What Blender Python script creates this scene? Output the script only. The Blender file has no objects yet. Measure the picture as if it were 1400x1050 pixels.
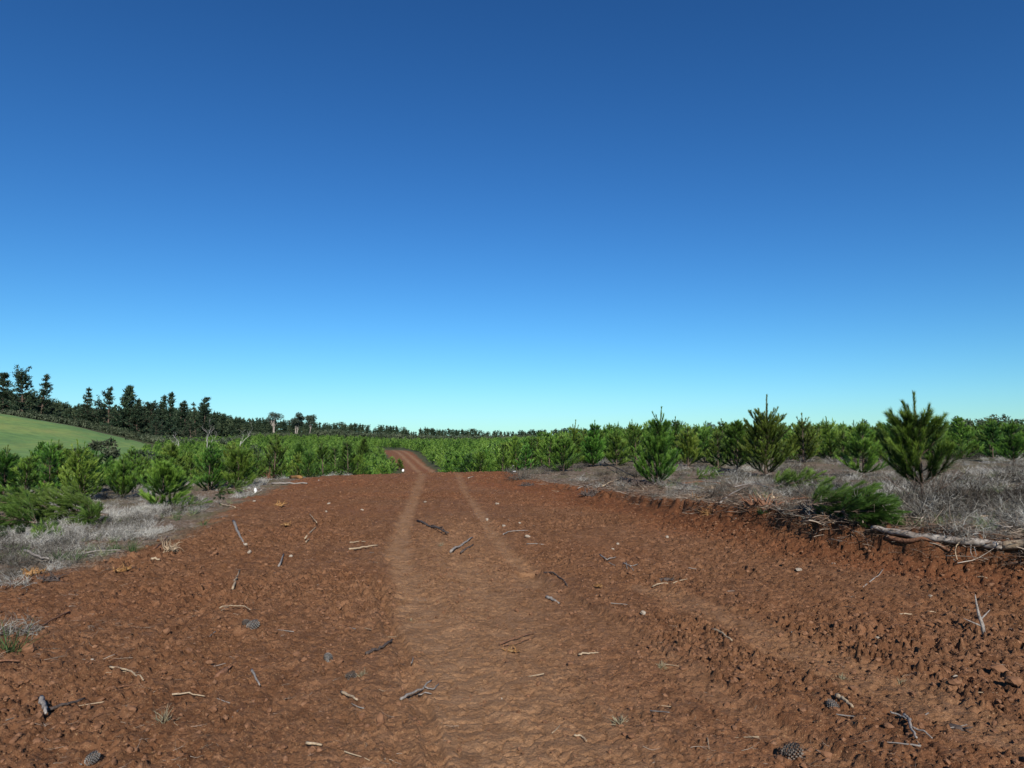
import bpy, math
import numpy as np
from mathutils import Vector, Matrix

rng = np.random.default_rng(11)
R = math.radians
scene = bpy.context.scene
COL = scene.collection

# ------------------------------------------------------------------ camera numbers
F, CX, CY, HY = 933.3, 700.0, 525.0, 597.0
PITCH = math.atan((HY - CY) / F)
CAMZ = 1.6
SUN_EL, SUN_AZ = 32.0, 170.0          # azimuth clockwise from +Y (the view direction)

# ------------------------------------------------------------------ noise
def hsh(ix, iy, seed):
    h = (ix.astype(np.int64) * 374761393 + iy.astype(np.int64) * 668265263 + seed * 982451653) & 0xFFFFFFFF
    h = ((h ^ (h >> 13)) * 1274126177) & 0xFFFFFFFF
    h = ((h ^ (h >> 16)) * 2246822519) & 0xFFFFFFFF
    return ((h ^ (h >> 15)) & 0xFFFFFF) / float(0x1000000)

def vnoise(x, y, seed):
    ix, iy = np.floor(x), np.floor(y)
    fx, fy = x - ix, y - iy
    fx = fx * fx * (3 - 2 * fx); fy = fy * fy * (3 - 2 * fy)
    a = hsh(ix, iy, seed); b = hsh(ix + 1, iy, seed); c = hsh(ix, iy + 1, seed); d = hsh(ix + 1, iy + 1, seed)
    return (a * (1 - fx) + b * fx) * (1 - fy) + (c * (1 - fx) + d * fx) * fy

def fbm(x, y, seed, octv=4, gain=0.5):
    s, a, t = 0, 1.0, 0
    for k in range(octv):
        s = s + a * (vnoise(x * 2 ** k + 17.3 * k, y * 2 ** k - 9.1 * k, seed + k) - 0.5); t += a; a *= gain
    return s / t * 2

def sstep(a, b, x):
    t = np.clip((x - a) / (b - a), 0, 1)
    return t * t * (3 - 2 * t)

def clods(x, y, cell, seed, prob, rmin=0.25, rmax=0.62, hk=0.8):
    """lumps of earth: the highest of the rounded bumps in the nine cells round each point"""
    wx = x + 0.30 * cell * fbm(x / cell * 1.7, y / cell * 1.7, seed + 50, 2)
    wy = y + 0.30 * cell * fbm(x / cell * 1.7 + 31, y / cell * 1.7, seed + 60, 2)
    gx, gy = np.floor(wx / cell), np.floor(wy / cell)
    out = np.zeros_like(x)
    for i in (-1, 0, 1):
        for j in (-1, 0, 1):
            cx, cy = gx + i, gy + j
            px = (cx + hsh(cx, cy, seed)) * cell; py = (cy + hsh(cx, cy, seed + 1)) * cell
            k = hsh(cx, cy, seed + 2)
            r = cell * (rmin + (rmax - rmin) * k ** 2)
            on = hsh(cx, cy, seed + 3) < prob
            an = hsh(cx, cy, seed + 4) * 3.14159
            dx, dy = wx - px, wy - py
            u = (dx * np.cos(an) + dy * np.sin(an)) / r
            v = (-dx * np.sin(an) + dy * np.cos(an)) / (r * 0.7)
            q = 1 - (np.abs(u) ** 2 + np.abs(v) ** 2)
            tp = np.cos(an * 5.1) * u + np.sin(an * 5.1) * v
            h = r * hk * np.clip(q * 2.6, 0, 1) ** .6 * on * np.clip(0.72 + 0.55 * tp, .15, 1.2)
            out = np.maximum(out, h)
    return out

# ------------------------------------------------------------------ terrain
TP = np.array([-400, 0, 100, 200, 350, 450, 575, 700, 850, 1050, 1400, 1900], float)
TT = np.arctan((TP - CX) / F)
TD = np.array([0, 5, 10, 18, 28, 40, 60, 90, 140, 180, 280, 450, 900, 5000], float)
Z = np.array([
    # 0   5    10    18    28    40    60    90    140   180   280  450   900   5000
    [0, -.05, -.08, -.1, -.30, -.7, -1.6, -1.0, 3.0, 8.5, 9.5, 8.0, 0, -30],
    [0, -.05, -.08, -.1, -.30, -.8, -1.8, -1.4, 2.0, 6.4, 7.0, 5.0, 0, -30],
    [0, -.03, -.06, -.1, -.30, -.9, -2.1, -2.2, 0.5, 3.9, 4.6, 3.0, 0, -30],
    [0, 0, -.05, -.1, -.25, -.9, -2.3, -2.9, -1.4, -.1, 0.8, 0.5, 0, -30],
    [0, 0, 0, 0, -.1, -1.0, -2.3, -2.6, -1.9, -1.2, 1.2, 0.5, 0, -30],
    [0, 0, 0, .03, .05, -1.0, -2.4, -2.7, -1.8, -1.0, 1.0, 0.2, -1, -30],
    [0, 0, 0, .03, .12, -1.2, -2.8, -3.05, -1.72, -1.6, -.9, -1.3, -2, -30],
    [0, 0, 0, .04, .14, -.5, -.9, -1.2, -1.2, -1.2, -1.1, -1.3, -2, -30],
    [0, 0, .02, .15, .40, .35, .2, .1, .1, 0, 0, -1, -2, -30],
    [0, 0, .05, .22, .40, .45, .4, .3, .2, 0, 0, -1, -2, -30],
    [0, 0, .06, .25, .42, .50, .5, .5, .4, .3, 0, -1, -2, -30],
    [0, 0, .06, .25, .42, .50, .5, .5, .4, .3, 0, -1, -2, -30],
], float)

def table(theta, r):
    # cubic-eased interpolation over distance, linear over direction
    ci = np.clip(np.searchsorted(TT, theta) - 1, 0, len(TT) - 2)
    ct = np.clip((theta - TT[ci]) / (TT[ci + 1] - TT[ci]), 0, 1)
    ri = np.clip(np.searchsorted(TD, r) - 1, 0, len(TD) - 2)
    t = np.clip((r - TD[ri]) / (TD[ri + 1] - TD[ri]), 0, 1)
    def herm(c):
        z0, z1 = Z[c, ri], Z[c, ri + 1]
        rm, rp = np.maximum(ri - 1, 0), np.minimum(ri + 2, len(TD) - 1)
        h = TD[ri + 1] - TD[ri]
        m0 = (z1 - Z[c, rm]) / np.maximum(TD[ri + 1] - TD[rm], 1e-6) * h
        m1 = (Z[c, rp] - z0) / np.maximum(TD[rp] - TD[ri], 1e-6) * h
        return (2*t**3 - 3*t**2 + 1)*z0 + (t**3 - 2*t**2 + t)*m0 + (-2*t**3 + 3*t**2)*z1 + (t**3 - t**2)*m1
    return herm(ci) * (1 - ct) + herm(ci + 1) * ct

BK = np.array([  # foot line of the cut bank / right edge of the soil: y, x, height of the bank
    [-6, 7.6, .30], [0, 6.9, .34], [4, 6.3, .44], [6.3, 6.0, .44], [7.58, 5.62, .42], [8.66, 4.75, .41], [9.3, 4.38, .39], [10.9, 4.02, .35],
    [12.8, 3.3, .30], [14.2, 2.75, .26], [17.4, 2.1, .17], [20.2, 1.1, .09], [23, .15, .04], [28, -.35, 0], [34, -1.4, 0], [45, -4.1, 0], [60, -6.6, 0],
    [90, -10.6, 0], [140, -20.5, 0], [170, -27.5, 0], [6000, -27.5, 0]])
LE = np.array([[-6, -3.2], [0, -3.5], [4.9, -3.85], [5.7, -4.6], [6.7, -5.5], [7.8, -5.75], [9.2, -5.25], [10.8, -5.25], [16, -6.3], [22, -7.4], [26, -7.4], [28.5, -6.0], [32, -5.6], [45, -7.2], [60, -9.3],
               [90, -14.0], [140, -26.0], [170, -33.5], [6000, -33.5]])

def edges(x, y):
    w = 0.22 * fbm(x * 0.9, y * 0.9, 5, 4) + 0.06 * fbm(x * 5, y * 5, 6, 2)
    dr = x - np.interp(y, BK[:, 0], BK[:, 1]) + w * np.clip(y / 10, .5, 2)
    dl = x - np.interp(y, LE[:, 0], LE[:, 1]) + 1.8 * w * np.clip(y / 10, .5, 2)
    return dl, dr

def polydist(x, y, P):
    """distance to a polyline of (x, y, halfwidth), divided by the half width there"""
    best = np.full(x.shape, 1e9)
    side = np.zeros(x.shape)
    for (x0, y0, w0), (x1, y1, w1) in zip(P[:-1], P[1:]):
        dx, dy = x1 - x0, y1 - y0
        L2 = dx * dx + dy * dy
        t = np.clip(((x - x0) * dx + (y - y0) * dy) / L2, 0, 1)
        d = np.hypot(x - x0 - t * dx, y - y0 - t * dy) / (w0 + (w1 - w0) * t)
        m = d < best
        best = np.where(m, d, best)
    return best

def flat(px, py, z=0.0):
    v = math.tan(math.atan((CY - py) / F) + 0)  # image plane slope
    fy, fz = math.cos(PITCH) - v * math.sin(PITCH), math.sin(PITCH) + v * math.cos(PITCH)
    k = (CAMZ - z) / -fz
    return ((px - CX) / F * k, fy * k)

def track(pts):
    out = []
    for px, py, w in pts:
        x, y = flat(px, py, 0.05 if py < 700 else 0)
        out.append((x, y, w))
    return out
TR_A = track([(578, 651, .20), (566, 680, .17), (552, 715, .17), (545, 750, .19), (556, 790, .24), (585, 850, .32), (620, 920, .34), (665, 1000, .34), (700, 1150, .34)])
TR_B = track([(624, 650, .16), (638, 675, .14), (655, 700, .14), (676, 735, .16), (705, 765, .18), (735, 800, .2)])
TR_C = track([(880, 802, .20), (930, 818, .26), (1010, 848, .28), (1100, 892, .28), (1240, 945, .28), (1420, 1010, .28), (1700, 1100, .3)])
TR_D = track([(720, 780, .13), (790, 825, .14), (870, 870, .15), (950, 925, .15), (1050, 985, .15), (1200, 1070, .15)])
TR_E = track([(528, 760, .05), (516, 800, .05), (530, 850, .06), (548, 880, .06), (560, 930, .06), (585, 985, .06), (600, 1060, .06)])
TR_F = track([(640, 775, .30), (680, 830, .45), (720, 900, .5), (760, 1000, .5), (800, 1150, .5)])

def compaction(x, y):
    n = 0.55 * fbm(x * 2.6, y * 2.6, 91, 5, .6)
    a = (1 - sstep(.35, 1.25, polydist(x, y, TR_A) + n)) * (1 - .35 * sstep(12, 20, y))
    b = (1 - sstep(.3, 1.2, polydist(x, y, TR_B) + n)) * .85 * (1 - .3 * sstep(12, 20, y))
    c = .9 * (1 - sstep(.35, 1.3, polydist(x, y, TR_C) + n * 1.4))
    f = 0.55 * (1 - sstep(.3, 1.5, polydist(x, y, TR_F) + n * 1.3))
    d = 1 - sstep(.7, 1.2, polydist(x, y, TR_D) + n * .4)
    e = 1 - sstep(.6, 1.2, polydist(x, y, TR_E) + n)
    return np.maximum(np.maximum(a, b), np.maximum(.85 * c, f)), d, e

def base_height(x, y):
    th = np.arctan2(x, y); r = np.hypot(x, y)
    z = table(th, r)
    back = sstep(1.0, 1.5, np.abs(th))
    z = z * (1 - back * sstep(8, 40, r))
    dl, dr = edges(x, y)
    hb = np.interp(y, BK[:, 0], BK[:, 2])
    # right: a cut face, a little talus at its foot, the level above
    z = z + hb * (0.24 * sstep(-.75, -.02, dr) + 0.76 * sstep(-.08, .12, dr))
    # left: a low heap along the edge, then a shallow drop
    near = 1 - sstep(16, 27, r)
    z = z + near * (0.05 * np.exp(-((dl - .25) / .35) ** 2) - 0.07 * (1 - sstep(-.9, .0, dl)))
    z = z + 0.05 * fbm(x * .25, y * .25, 21, 3) * sstep(2, 12, r)
    return z

def covers(x, y):
    dl, dr = edges(x, y)
    r = np.hypot(x, y)
    far = sstep(20, 60, r)
    soil = sstep(-.45 - .3 * far, .25, dl + .5 * fbm(x * 2.2, y * 2.2, 8, 4)) * (1 - sstep(.08, .30 + .4 * far, dr + .12 * fbm(x * 5, y * 5, 9, 3))) * (1 - sstep(150, 168, y)) * sstep(-30, -20, y)
    return soil, dl, dr

def detail(x, y, fine=True):
    soil, dl, dr = covers(x, y)
    c, rut, lip = compaction(x, y)
    big = 0.5 + 0.5 * fbm(x * .55, y * .55, 77, 3)
    side = sstep(.9, 3.0, np.abs(x - np.interp(y, [2, 6, 12, 25], [.3, -.1, -.9, -3.0])))
    rough = (1 - .86 * c) * (1 - .4 * rut) * (0.40 + .34 * side + .85 * sstep(.38, .82, big))
    gate = rough * (0.75 + .25 * soil)
    k1, k2, k3 = clods(x, y, .34, 101, .16, .08, .24, .62), clods(x, y, .13, 111, .48, .14, .38, .9), clods(x, y, .058, 121, .75, .18, .46, 1.0)
    z = gate * (1.1 * np.maximum(np.maximum(k1, k2), k3) + .35 * k3)
    rg = 1 - np.abs(fbm(x * 9, y * 9, 37, 4)) * 2.2
    z = z - gate * .045 * np.clip(rg - .45, 0, 1) ** 1.5 * 2
    if fine:
        z = z + (.35 + .65 * rough) * 1.5 * clods(x, y, .030, 131, .75, .2, .5, 1.1) * (1 - .55 * c)
    z = z + .022 * fbm(x * 2.3, y * 2.3, 33, 4) * (1 - .6 * c) + .012 * fbm(x * 20, y * 20, 35, 4, .65) * (.45 + .55 * rough)
    z = z - soil * c * .016 * np.clip(rg - .72, 0, 1) * 3
    z = z + soil * (-.035 * c - .05 * rut - .035 * lip)
    sa = (x + .235 * y) * 7.5; sb = (y - .235 * x) * .42
    z = z + soil * (.016 * fbm(sa, sb, 47, 4) + .010 * fbm(sa * 3, sb * 2.2, 48, 3)) * (1 - .3 * c)
    # tread bars pressed across the ruts
    along = y * .97 - x * .25
    brk = sstep(.35, .7, vnoise(x * 3, y * 3, 42))
    z = z + soil * brk * .006 * rut * np.sin(along * 2 * 3.14159 / .09 + 2.5 * fbm(x * 5, y * 5, 41, 3))
    z = z + soil * c * (.0025 * brk * np.sin(along * 2 * 3.14159 / .13 + 5 * fbm(x * 3, y * 3, 43, 3)) + .007 * fbm(x * 6, y * 9, 44, 4) + .5 * clods(x, y, .08, 151, .28, .12, .35, .7))
    # crumbling, gullied face of the cut
    hb = np.interp(y, BK[:, 0], BK[:, 2])
    face = np.exp(-((dr + .05) / .28) ** 2) * hb
    z = z + face * (.30 * fbm(x * 6, y * 6, 45, 5, .65) + .9 * clods(x, y, .16, 141, .6, .2, .55, .8) + .8 * clods(x, y, .07, 145, .6, .2, .55, .8))
    return z

def surf(x, y):
    x = np.atleast_1d(np.asarray(x, float)); y = np.atleast_1d(np.asarray(y, float))
    return base_height(x, y) + detail(x, y)

def h1(x, y):
    return float(base_height(np.array([float(x)]), np.array([float(y)]))[0])

_k = np.exp(np.linspace(math.log(2.2), math.log(400), 900))
def at(px, py):
    """the point of the ground that the photograph shows at this pixel"""
    v = (CY - py) / F; u = (px - CX) / F
    fy, fz = math.cos(PITCH) - v * math.sin(PITCH), math.sin(PITCH) + v * math.cos(PITCH)
    x, y, z = u * _k, fy * _k, CAMZ + fz * _k
    g = base_height(x, y)
    below = np.nonzero(z < g)[0]
    if len(below) == 0:
        i = len(_k) - 1; k = _k[i]
    else:
        i = max(below[0], 1)
        a, b = z[i - 1] - g[i - 1], z[i] - g[i]
        k = _k[i - 1] + (_k[i] - _k[i - 1]) * a / (a - b)
    return float(u * k), float(fy * k)

def topz(py, D):
    a = PITCH + math.atan((CY - py) / F)
    return CAMZ + D * math.tan(a)

# ------------------------------------------------------------------ mesh building
class MB:
    def __init__(s):
        s.v, s.f3, s.f4, s.m3, s.m4, s.t, s.n = [], [], [], [], [], [], 0
    def add(s, v, f3=None, f4=None, tint=0.5, mat=0):
        v = np.asarray(v, float).reshape(-1, 3)
        if f3 is not None and len(f3):
            f3 = np.asarray(f3, np.int64).reshape(-1, 3); s.f3.append(f3 + s.n); s.m3.append(np.full(len(f3), mat))
        if f4 is not None and len(f4):
            f4 = np.asarray(f4, np.int64).reshape(-1, 4); s.f4.append(f4 + s.n); s.m4.append(np.full(len(f4), mat))
        s.v.append(v); s.t.append(np.broadcast_to(np.asarray(tint, float), (len(v),)).copy()); s.n += len(v)
    def arrays(s):
        V = np.concatenate(s.v) if s.v else np.zeros((0, 3))
        T = np.concatenate(s.t) if s.t else np.zeros(0)
        f3 = np.concatenate(s.f3) if s.f3 else np.zeros((0, 3), np.int64)
        f4 = np.concatenate(s.f4) if s.f4 else np.zeros((0, 4), np.int64)
        m3 = np.concatenate(s.m3) if s.m3 else np.zeros(0, int)
        m4 = np.concatenate(s.m4) if s.m4 else np.zeros(0, int)
        return V, T, f3, f4, m3, m4
    def mesh(s, name, mats):
        V, T, f3, f4, m3, m4 = s.arrays()
        return raw_mesh(name, V, T, f3, f4, m3, m4, mats)
    def build(s, name, mats, parent=None):
        o = bpy.data.objects.new(name, s.mesh(name, mats))
        COL.objects.link(o)
        if parent is not None:
            o.parent = parent
        return o

def raw_mesh(name, V, T, f3, f4, m3, m4, mats, extra=None):
    me = bpy.data.meshes.new(name)
    me.vertices.add(len(V)); me.vertices.foreach_set('co', V.astype(np.float32).ravel())
    nl = len(f3) * 3 + len(f4) * 4
    me.loops.add(nl)
    me.loops.foreach_set('vertex_index', np.concatenate([f3.ravel(), f4.ravel()]).astype(np.int32))
    me.polygons.add(len(f3) + len(f4))
    st = np.concatenate([np.arange(len(f3)) * 3, len(f3) * 3 + np.arange(len(f4)) * 4]).astype(np.int32)
    me.polygons.foreach_set('loop_start', st)
    if not isinstance(mats, (list, tuple)):
        mats = [mats]
    for m in mats:
        me.materials.append(m)
    if len(mats) > 1:
        me.polygons.foreach_set('material_index', np.concatenate([m3, m4]).astype(np.int32))
    a = me.attributes.new('tint', 'FLOAT', 'POINT'); a.data.foreach_set('value', T.astype(np.float32))
    if extra:
        for k, v in extra.items():
            a = me.attributes.new(k, 'FLOAT', 'POINT'); a.data.foreach_set('value', v.astype(np.float32))
    me.update(calc_edges=True)
    return me

def norm(a):
    return a / np.maximum(np.linalg.norm(a, axis=-1, keepdims=True), 1e-9)

def tube(mb, P, rad, n=5, tint=0.5, mat=0, caps=True, lump=0.0):
    P = np.asarray(P, float); K = len(P)
    rad = np.broadcast_to(np.asarray(rad, float), (K,))
    T = norm(np.gradient(P, axis=0))
    up = np.array([0, 0, 1.0]) if abs(T[0, 2]) < .9 else np.array([1.0, 0, 0])
    A = norm(np.cross(T, up)); B = np.cross(T, A)
    an = np.arange(n) * 2 * math.pi / n
    rr = rad[:, None] * (1 + lump * (rng.random((K, n)) - .5))
    V = P[:, None, :] + rr[..., None] * (np.cos(an)[None, :, None] * A[:, None, :] + np.sin(an)[None, :, None] * B[:, None, :])
    V = V.reshape(-1, 3)
    k, j = np.meshgrid(np.arange(K - 1), np.arange(n), indexing='ij')
    f4 = np.stack([k * n + j, k * n + (j + 1) % n, (k + 1) * n + (j + 1) % n, (k + 1) * n + j], -1).reshape(-1, 4)
    f3 = []
    if caps:
        V = np.concatenate([V, P[:1], P[-1:]])
        for j in range(n):
            f3.append((K * n, (j + 1) % n, j)); f3.append((K * n + 1, (K - 1) * n + j, (K - 1) * n + (j + 1) % n))
    mb.add(V, f3, f4, tint, mat)

def curve(p0, d0, L, n, bend, wob=0.0):
    """polyline from p0 along d0, pulled by `bend` (a vector added to the direction per unit length)"""
    P = [np.array(p0, float)]; d = norm(np.array(d0, float))
    for i in range(n):
        d = norm(d + np.asarray(bend) * (L / n) + wob * rng.normal(size=3))
        P.append(P[-1] + d * L / n)
    return np.array(P)

def needles(mb, P, Tn, length, width, tint, ang=(0.45, 0.95), mat=0, droop=0.0):
    """one thin triangle per needle, leaning forward along its twig"""
    N = len(P)
    a = rng.normal(size=(N, 3)); a = norm(a - (a * Tn).sum(1, keepdims=True) * Tn)
    w = rng.uniform(*ang, N)[:, None]
    d = norm(Tn * np.cos(w) + a * np.sin(w)); d[:, 2] -= droop; d = norm(d)
    s = norm(np.cross(d, rng.normal(size=(N, 3))))
    Ln = (length * rng.uniform(.7, 1.15, N))[:, None]
    V = np.stack([P - s * width * .5, P + s * width * .5, P + d * Ln], 1).reshape(-1, 3)
    mb.add(V, np.arange(3 * N).reshape(-1, 3), None, np.repeat(tint, 3), mat)

def along(P, dens, lo=0.0, hi=1.0):
    """points and tangents spread along a polyline"""
    seg = np.diff(P, axis=0); L = np.linalg.norm(seg, axis=1); cum = np.concatenate([[0], np.cumsum(L)])
    n = max(2, int(dens * cum[-1] * (hi - lo)))
    t = rng.uniform(lo, hi, n) * cum[-1]
    i = np.clip(np.searchsorted(cum, t) - 1, 0, len(L) - 1)
    f = ((t - cum[i]) / np.maximum(L[i], 1e-9))[:, None]
    return P[i] + seg[i] * f, norm(seg[i]), t / cum[-1]

# ------------------------------------------------------------------ materials
def newmat(name):
    m = bpy.data.materials.new(name); m.use_nodes = True
    nt = m.node_tree; nt.nodes.clear()
    return m, nt, nt.nodes, nt.links

def ramp(nodes, stops):
    r = nodes.new('ShaderNodeValToRGB'); e = r.color_ramp.elements
    while len(e) < len(stops):
        e.new(.5)
    for i, (p, c) in enumerate(stops):
        e[i].position = p; e[i].color = (*c, 1)
    return r

def leafmat(name, stops, trans=.28, rough=.55, objvar=.5, spec=.35):
    m, nt, N, L = newmat(name)
    at_ = N.new('ShaderNodeAttribute'); at_.attribute_name = 'tint'
    rp = ramp(N, stops)
    L.new(at_.outputs['Fac'], rp.inputs[0])
    oi = N.new('ShaderNodeObjectInfo')
    hs = N.new('ShaderNodeHueSaturation')
    mr = N.new('ShaderNodeMapRange'); mr.inputs[3].default_value = .5 - .035 * objvar; mr.inputs[4].default_value = .5 + .02 * objvar
    mv = N.new('ShaderNodeMapRange'); mv.inputs[3].default_value = 1 - .3 * objvar; mv.inputs[4].default_value = 1 + .3 * objvar
    mm = N.new('ShaderNodeMath'); mm.operation = 'FRACT'; m2 = N.new('ShaderNodeMath'); m2.operation = 'MULTIPLY'; m2.inputs[1].default_value = 7.31
    L.new(oi.outputs['Random'], mr.inputs[0]); L.new(oi.outputs['Random'], m2.inputs[0]); L.new(m2.outputs[0], mm.inputs[0]); L.new(mm.outputs[0], mv.inputs[0])
    L.new(rp.outputs[0], hs.inputs['Color']); L.new(mr.outputs[0], hs.inputs['Hue']); L.new(mv.outputs[0], hs.inputs['Value'])
    b = N.new('ShaderNodeBsdfPrincipled'); b.inputs['Roughness'].default_value = rough; b.inputs['Specular IOR Level'].default_value = spec
    t = N.new('ShaderNodeBsdfTranslucent'); mx = N.new('ShaderNodeMixShader'); mx.inputs[0].default_value = trans
    o = N.new('ShaderNodeOutputMaterial')
    L.new(hs.outputs[0], b.inputs['Base Color']); L.new(hs.outputs[0], t.inputs['Color'])
    L.new(b.outputs[0], mx.inputs[1]); L.new(t.outputs[0], mx.inputs[2]); L.new(mx.outputs[0], o.inputs[0])
    return m

def woodmat(name, stops, scale=(30, 30, 6), rough=.85, bump=.4, attr=.0):
    m, nt, N, L = newmat(name)
    tc = N.new('ShaderNodeTexCoord'); mp = N.new('ShaderNodeMapping'); mp.inputs['Scale'].default_value = scale
    nz = N.new('ShaderNodeTexNoise'); nz.inputs['Detail'].default_value = 5; nz.inputs['Scale'].default_value = 1
    L.new(tc.outputs['Object'], mp.inputs[0]); L.new(mp.outputs[0], nz.inputs['Vector'])
    rp = ramp(N, stops)
    src = nz.outputs[0]
    if attr:
        a = N.new('ShaderNodeAttribute'); a.attribute_name = 'tint'
        mx = N.new('ShaderNodeMix'); mx.data_type = 'FLOAT'; mx.inputs[0].default_value = attr
        L.new(src, mx.inputs[2]); L.new(a.outputs['Fac'], mx.inputs[3]); src = mx.outputs[0]
    L.new(src, rp.inputs[0])
    b = N.new('ShaderNodeBsdfPrincipled'); b.inputs['Roughness'].default_value = rough; b.inputs['Specular IOR Level'].default_value = .2
    bp = N.new('ShaderNodeBump'); bp.inputs['Strength'].default_value = bump; bp.inputs['Distance'].default_value = .01
    L.new(nz.outputs[0], bp.inputs['Height']); L.new(bp.outputs[0], b.inputs['Normal'])
    o = N.new('ShaderNodeOutputMaterial')
    L.new(rp.outputs[0], b.inputs['Base Color']); L.new(b.outputs[0], o.inputs[0])
    return m

M = {}
M['needle'] = leafmat('pine_needles', [(0, (.009, .027, .006)), (.40, (.043, .112, .014)), (.75, (.112, .222, .026)), (1, (.20, .32, .055))], .20, .5, 1.1)
M['needle_cut'] = leafmat('cut_pine_needles', [(0, (.034, .070, .010)), (.5, (.075, .140, .018)), (1, (.15, .23, .045))], .25, .55, .4)
M['needle_far'] = leafmat('far_needles', [(0, (.012, .027, .016)), (.5, (.026, .050, .026)), (1, (.085, .115, .055))], .12, .7, .6, .2)
M['euc'] = leafmat('eucalypt_leaves', [(0, (.018, .032, .022)), (.6, (.042, .062, .040)), (1, (.09, .115, .075))], .15, .6, .5)
M['shrub'] = leafmat('shrub_leaves', [(0, (.022, .034, .016)), (.6, (.060, .085, .040)), (1, (.13, .15, .085))], .15, .65, .8)
M['grassblade'] = leafmat('grass_blades', [(0, (.035, .085, .020)), (.5, (.09, .15, .05)), (1, (.32, .29, .15))], .3, .6, .3)
M['straw'] = leafmat('dry_grass', [(0, (.16, .13, .07)), (1, (.45, .40, .26))], .2, .7, .2)
M['brush'] = leafmat('dead_twigs', [(0, (.036, .029, .022)), (.35, (.105, .094, .078)), (.75, (.235, .222, .19)), (1, (.43, .415, .37))], .05, .85, .1, .1)
M['bark'] = woodmat('bark', [(.3, (.05, .034, .024)), (.7, (.17, .12, .09))], (20, 20, 5))
M['bark_pale'] = woodmat('pale_bark', [(.3, (.20, .17, .14)), (.7, (.42, .37, .32))], (4, 4, 1))
M['bark_dead'] = woodmat('bleached_dead_wood', [(.3, (.28, .26, .235)), (.7, (.52, .49, .45))], (4, 4, 1))
M['w_grey'] = woodmat('weathered_wood', [(.25, (.10, .085, .075)), (.75, (.36, .32, .28))], (60, 60, 60))
M['w_log'] = woodmat('weathered_log_wood', [(.30, (.045, .032, .024)), (.45, (.20, .165, .135)), (.6, (.36, .315, .27)), (.75, (.50, .45, .39))], (2.2, 18, 18), .9, .8)
M['w_pale'] = woodmat('pale_wood', [(.25, (.19, .125, .075)), (.75, (.46, .36, .24))], (60, 60, 60))
M['w_dark'] = woodmat('dark_bark_wood', [(.25, (.025, .02, .018)), (.75, (.12, .09, .075))], (50, 50, 50))
M['w_red'] = woodmat('reddish_root_wood', [(.25, (.07, .030, .017)), (.75, (.25, .125, .07))], (50, 50, 50))
M['w_gold'] = woodmat('fresh_splintered_wood', [(.2, (.06, .028, .011)), (.5, (.26, .13, .045)), (.85, (.50, .36, .18))], (40, 40, 40))
M['cone'] = woodmat('pine_cone_scales', [(.25, (.07, .055, .045)), (.75, (.24, .20, .165))], (60, 60, 60))
M['cone_grey'] = woodmat('weathered_cone_scales', [(.25, (.12, .105, .09)), (.75, (.38, .35, .31))], (60, 60, 60))
M['stone'] = woodmat('pale_stone', [(.25, (.18, .14, .10)), (.75, (.40, .34, .27))], (40, 40, 40))
M['white'] = woodmat('white_scrap', [(.2, (.66, .66, .65)), (.8, (.82, .82, .80))], (10, 10, 10), .5, .1)
M['litter'] = woodmat('litter_sticks', [(0, (.035, .022, .016)), (.4, (.12, .075, .05)), (.7, (.27, .21, .155)), (1, (.50, .43, .35))], (30, 30, 30), .9, .2, .75)

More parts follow.
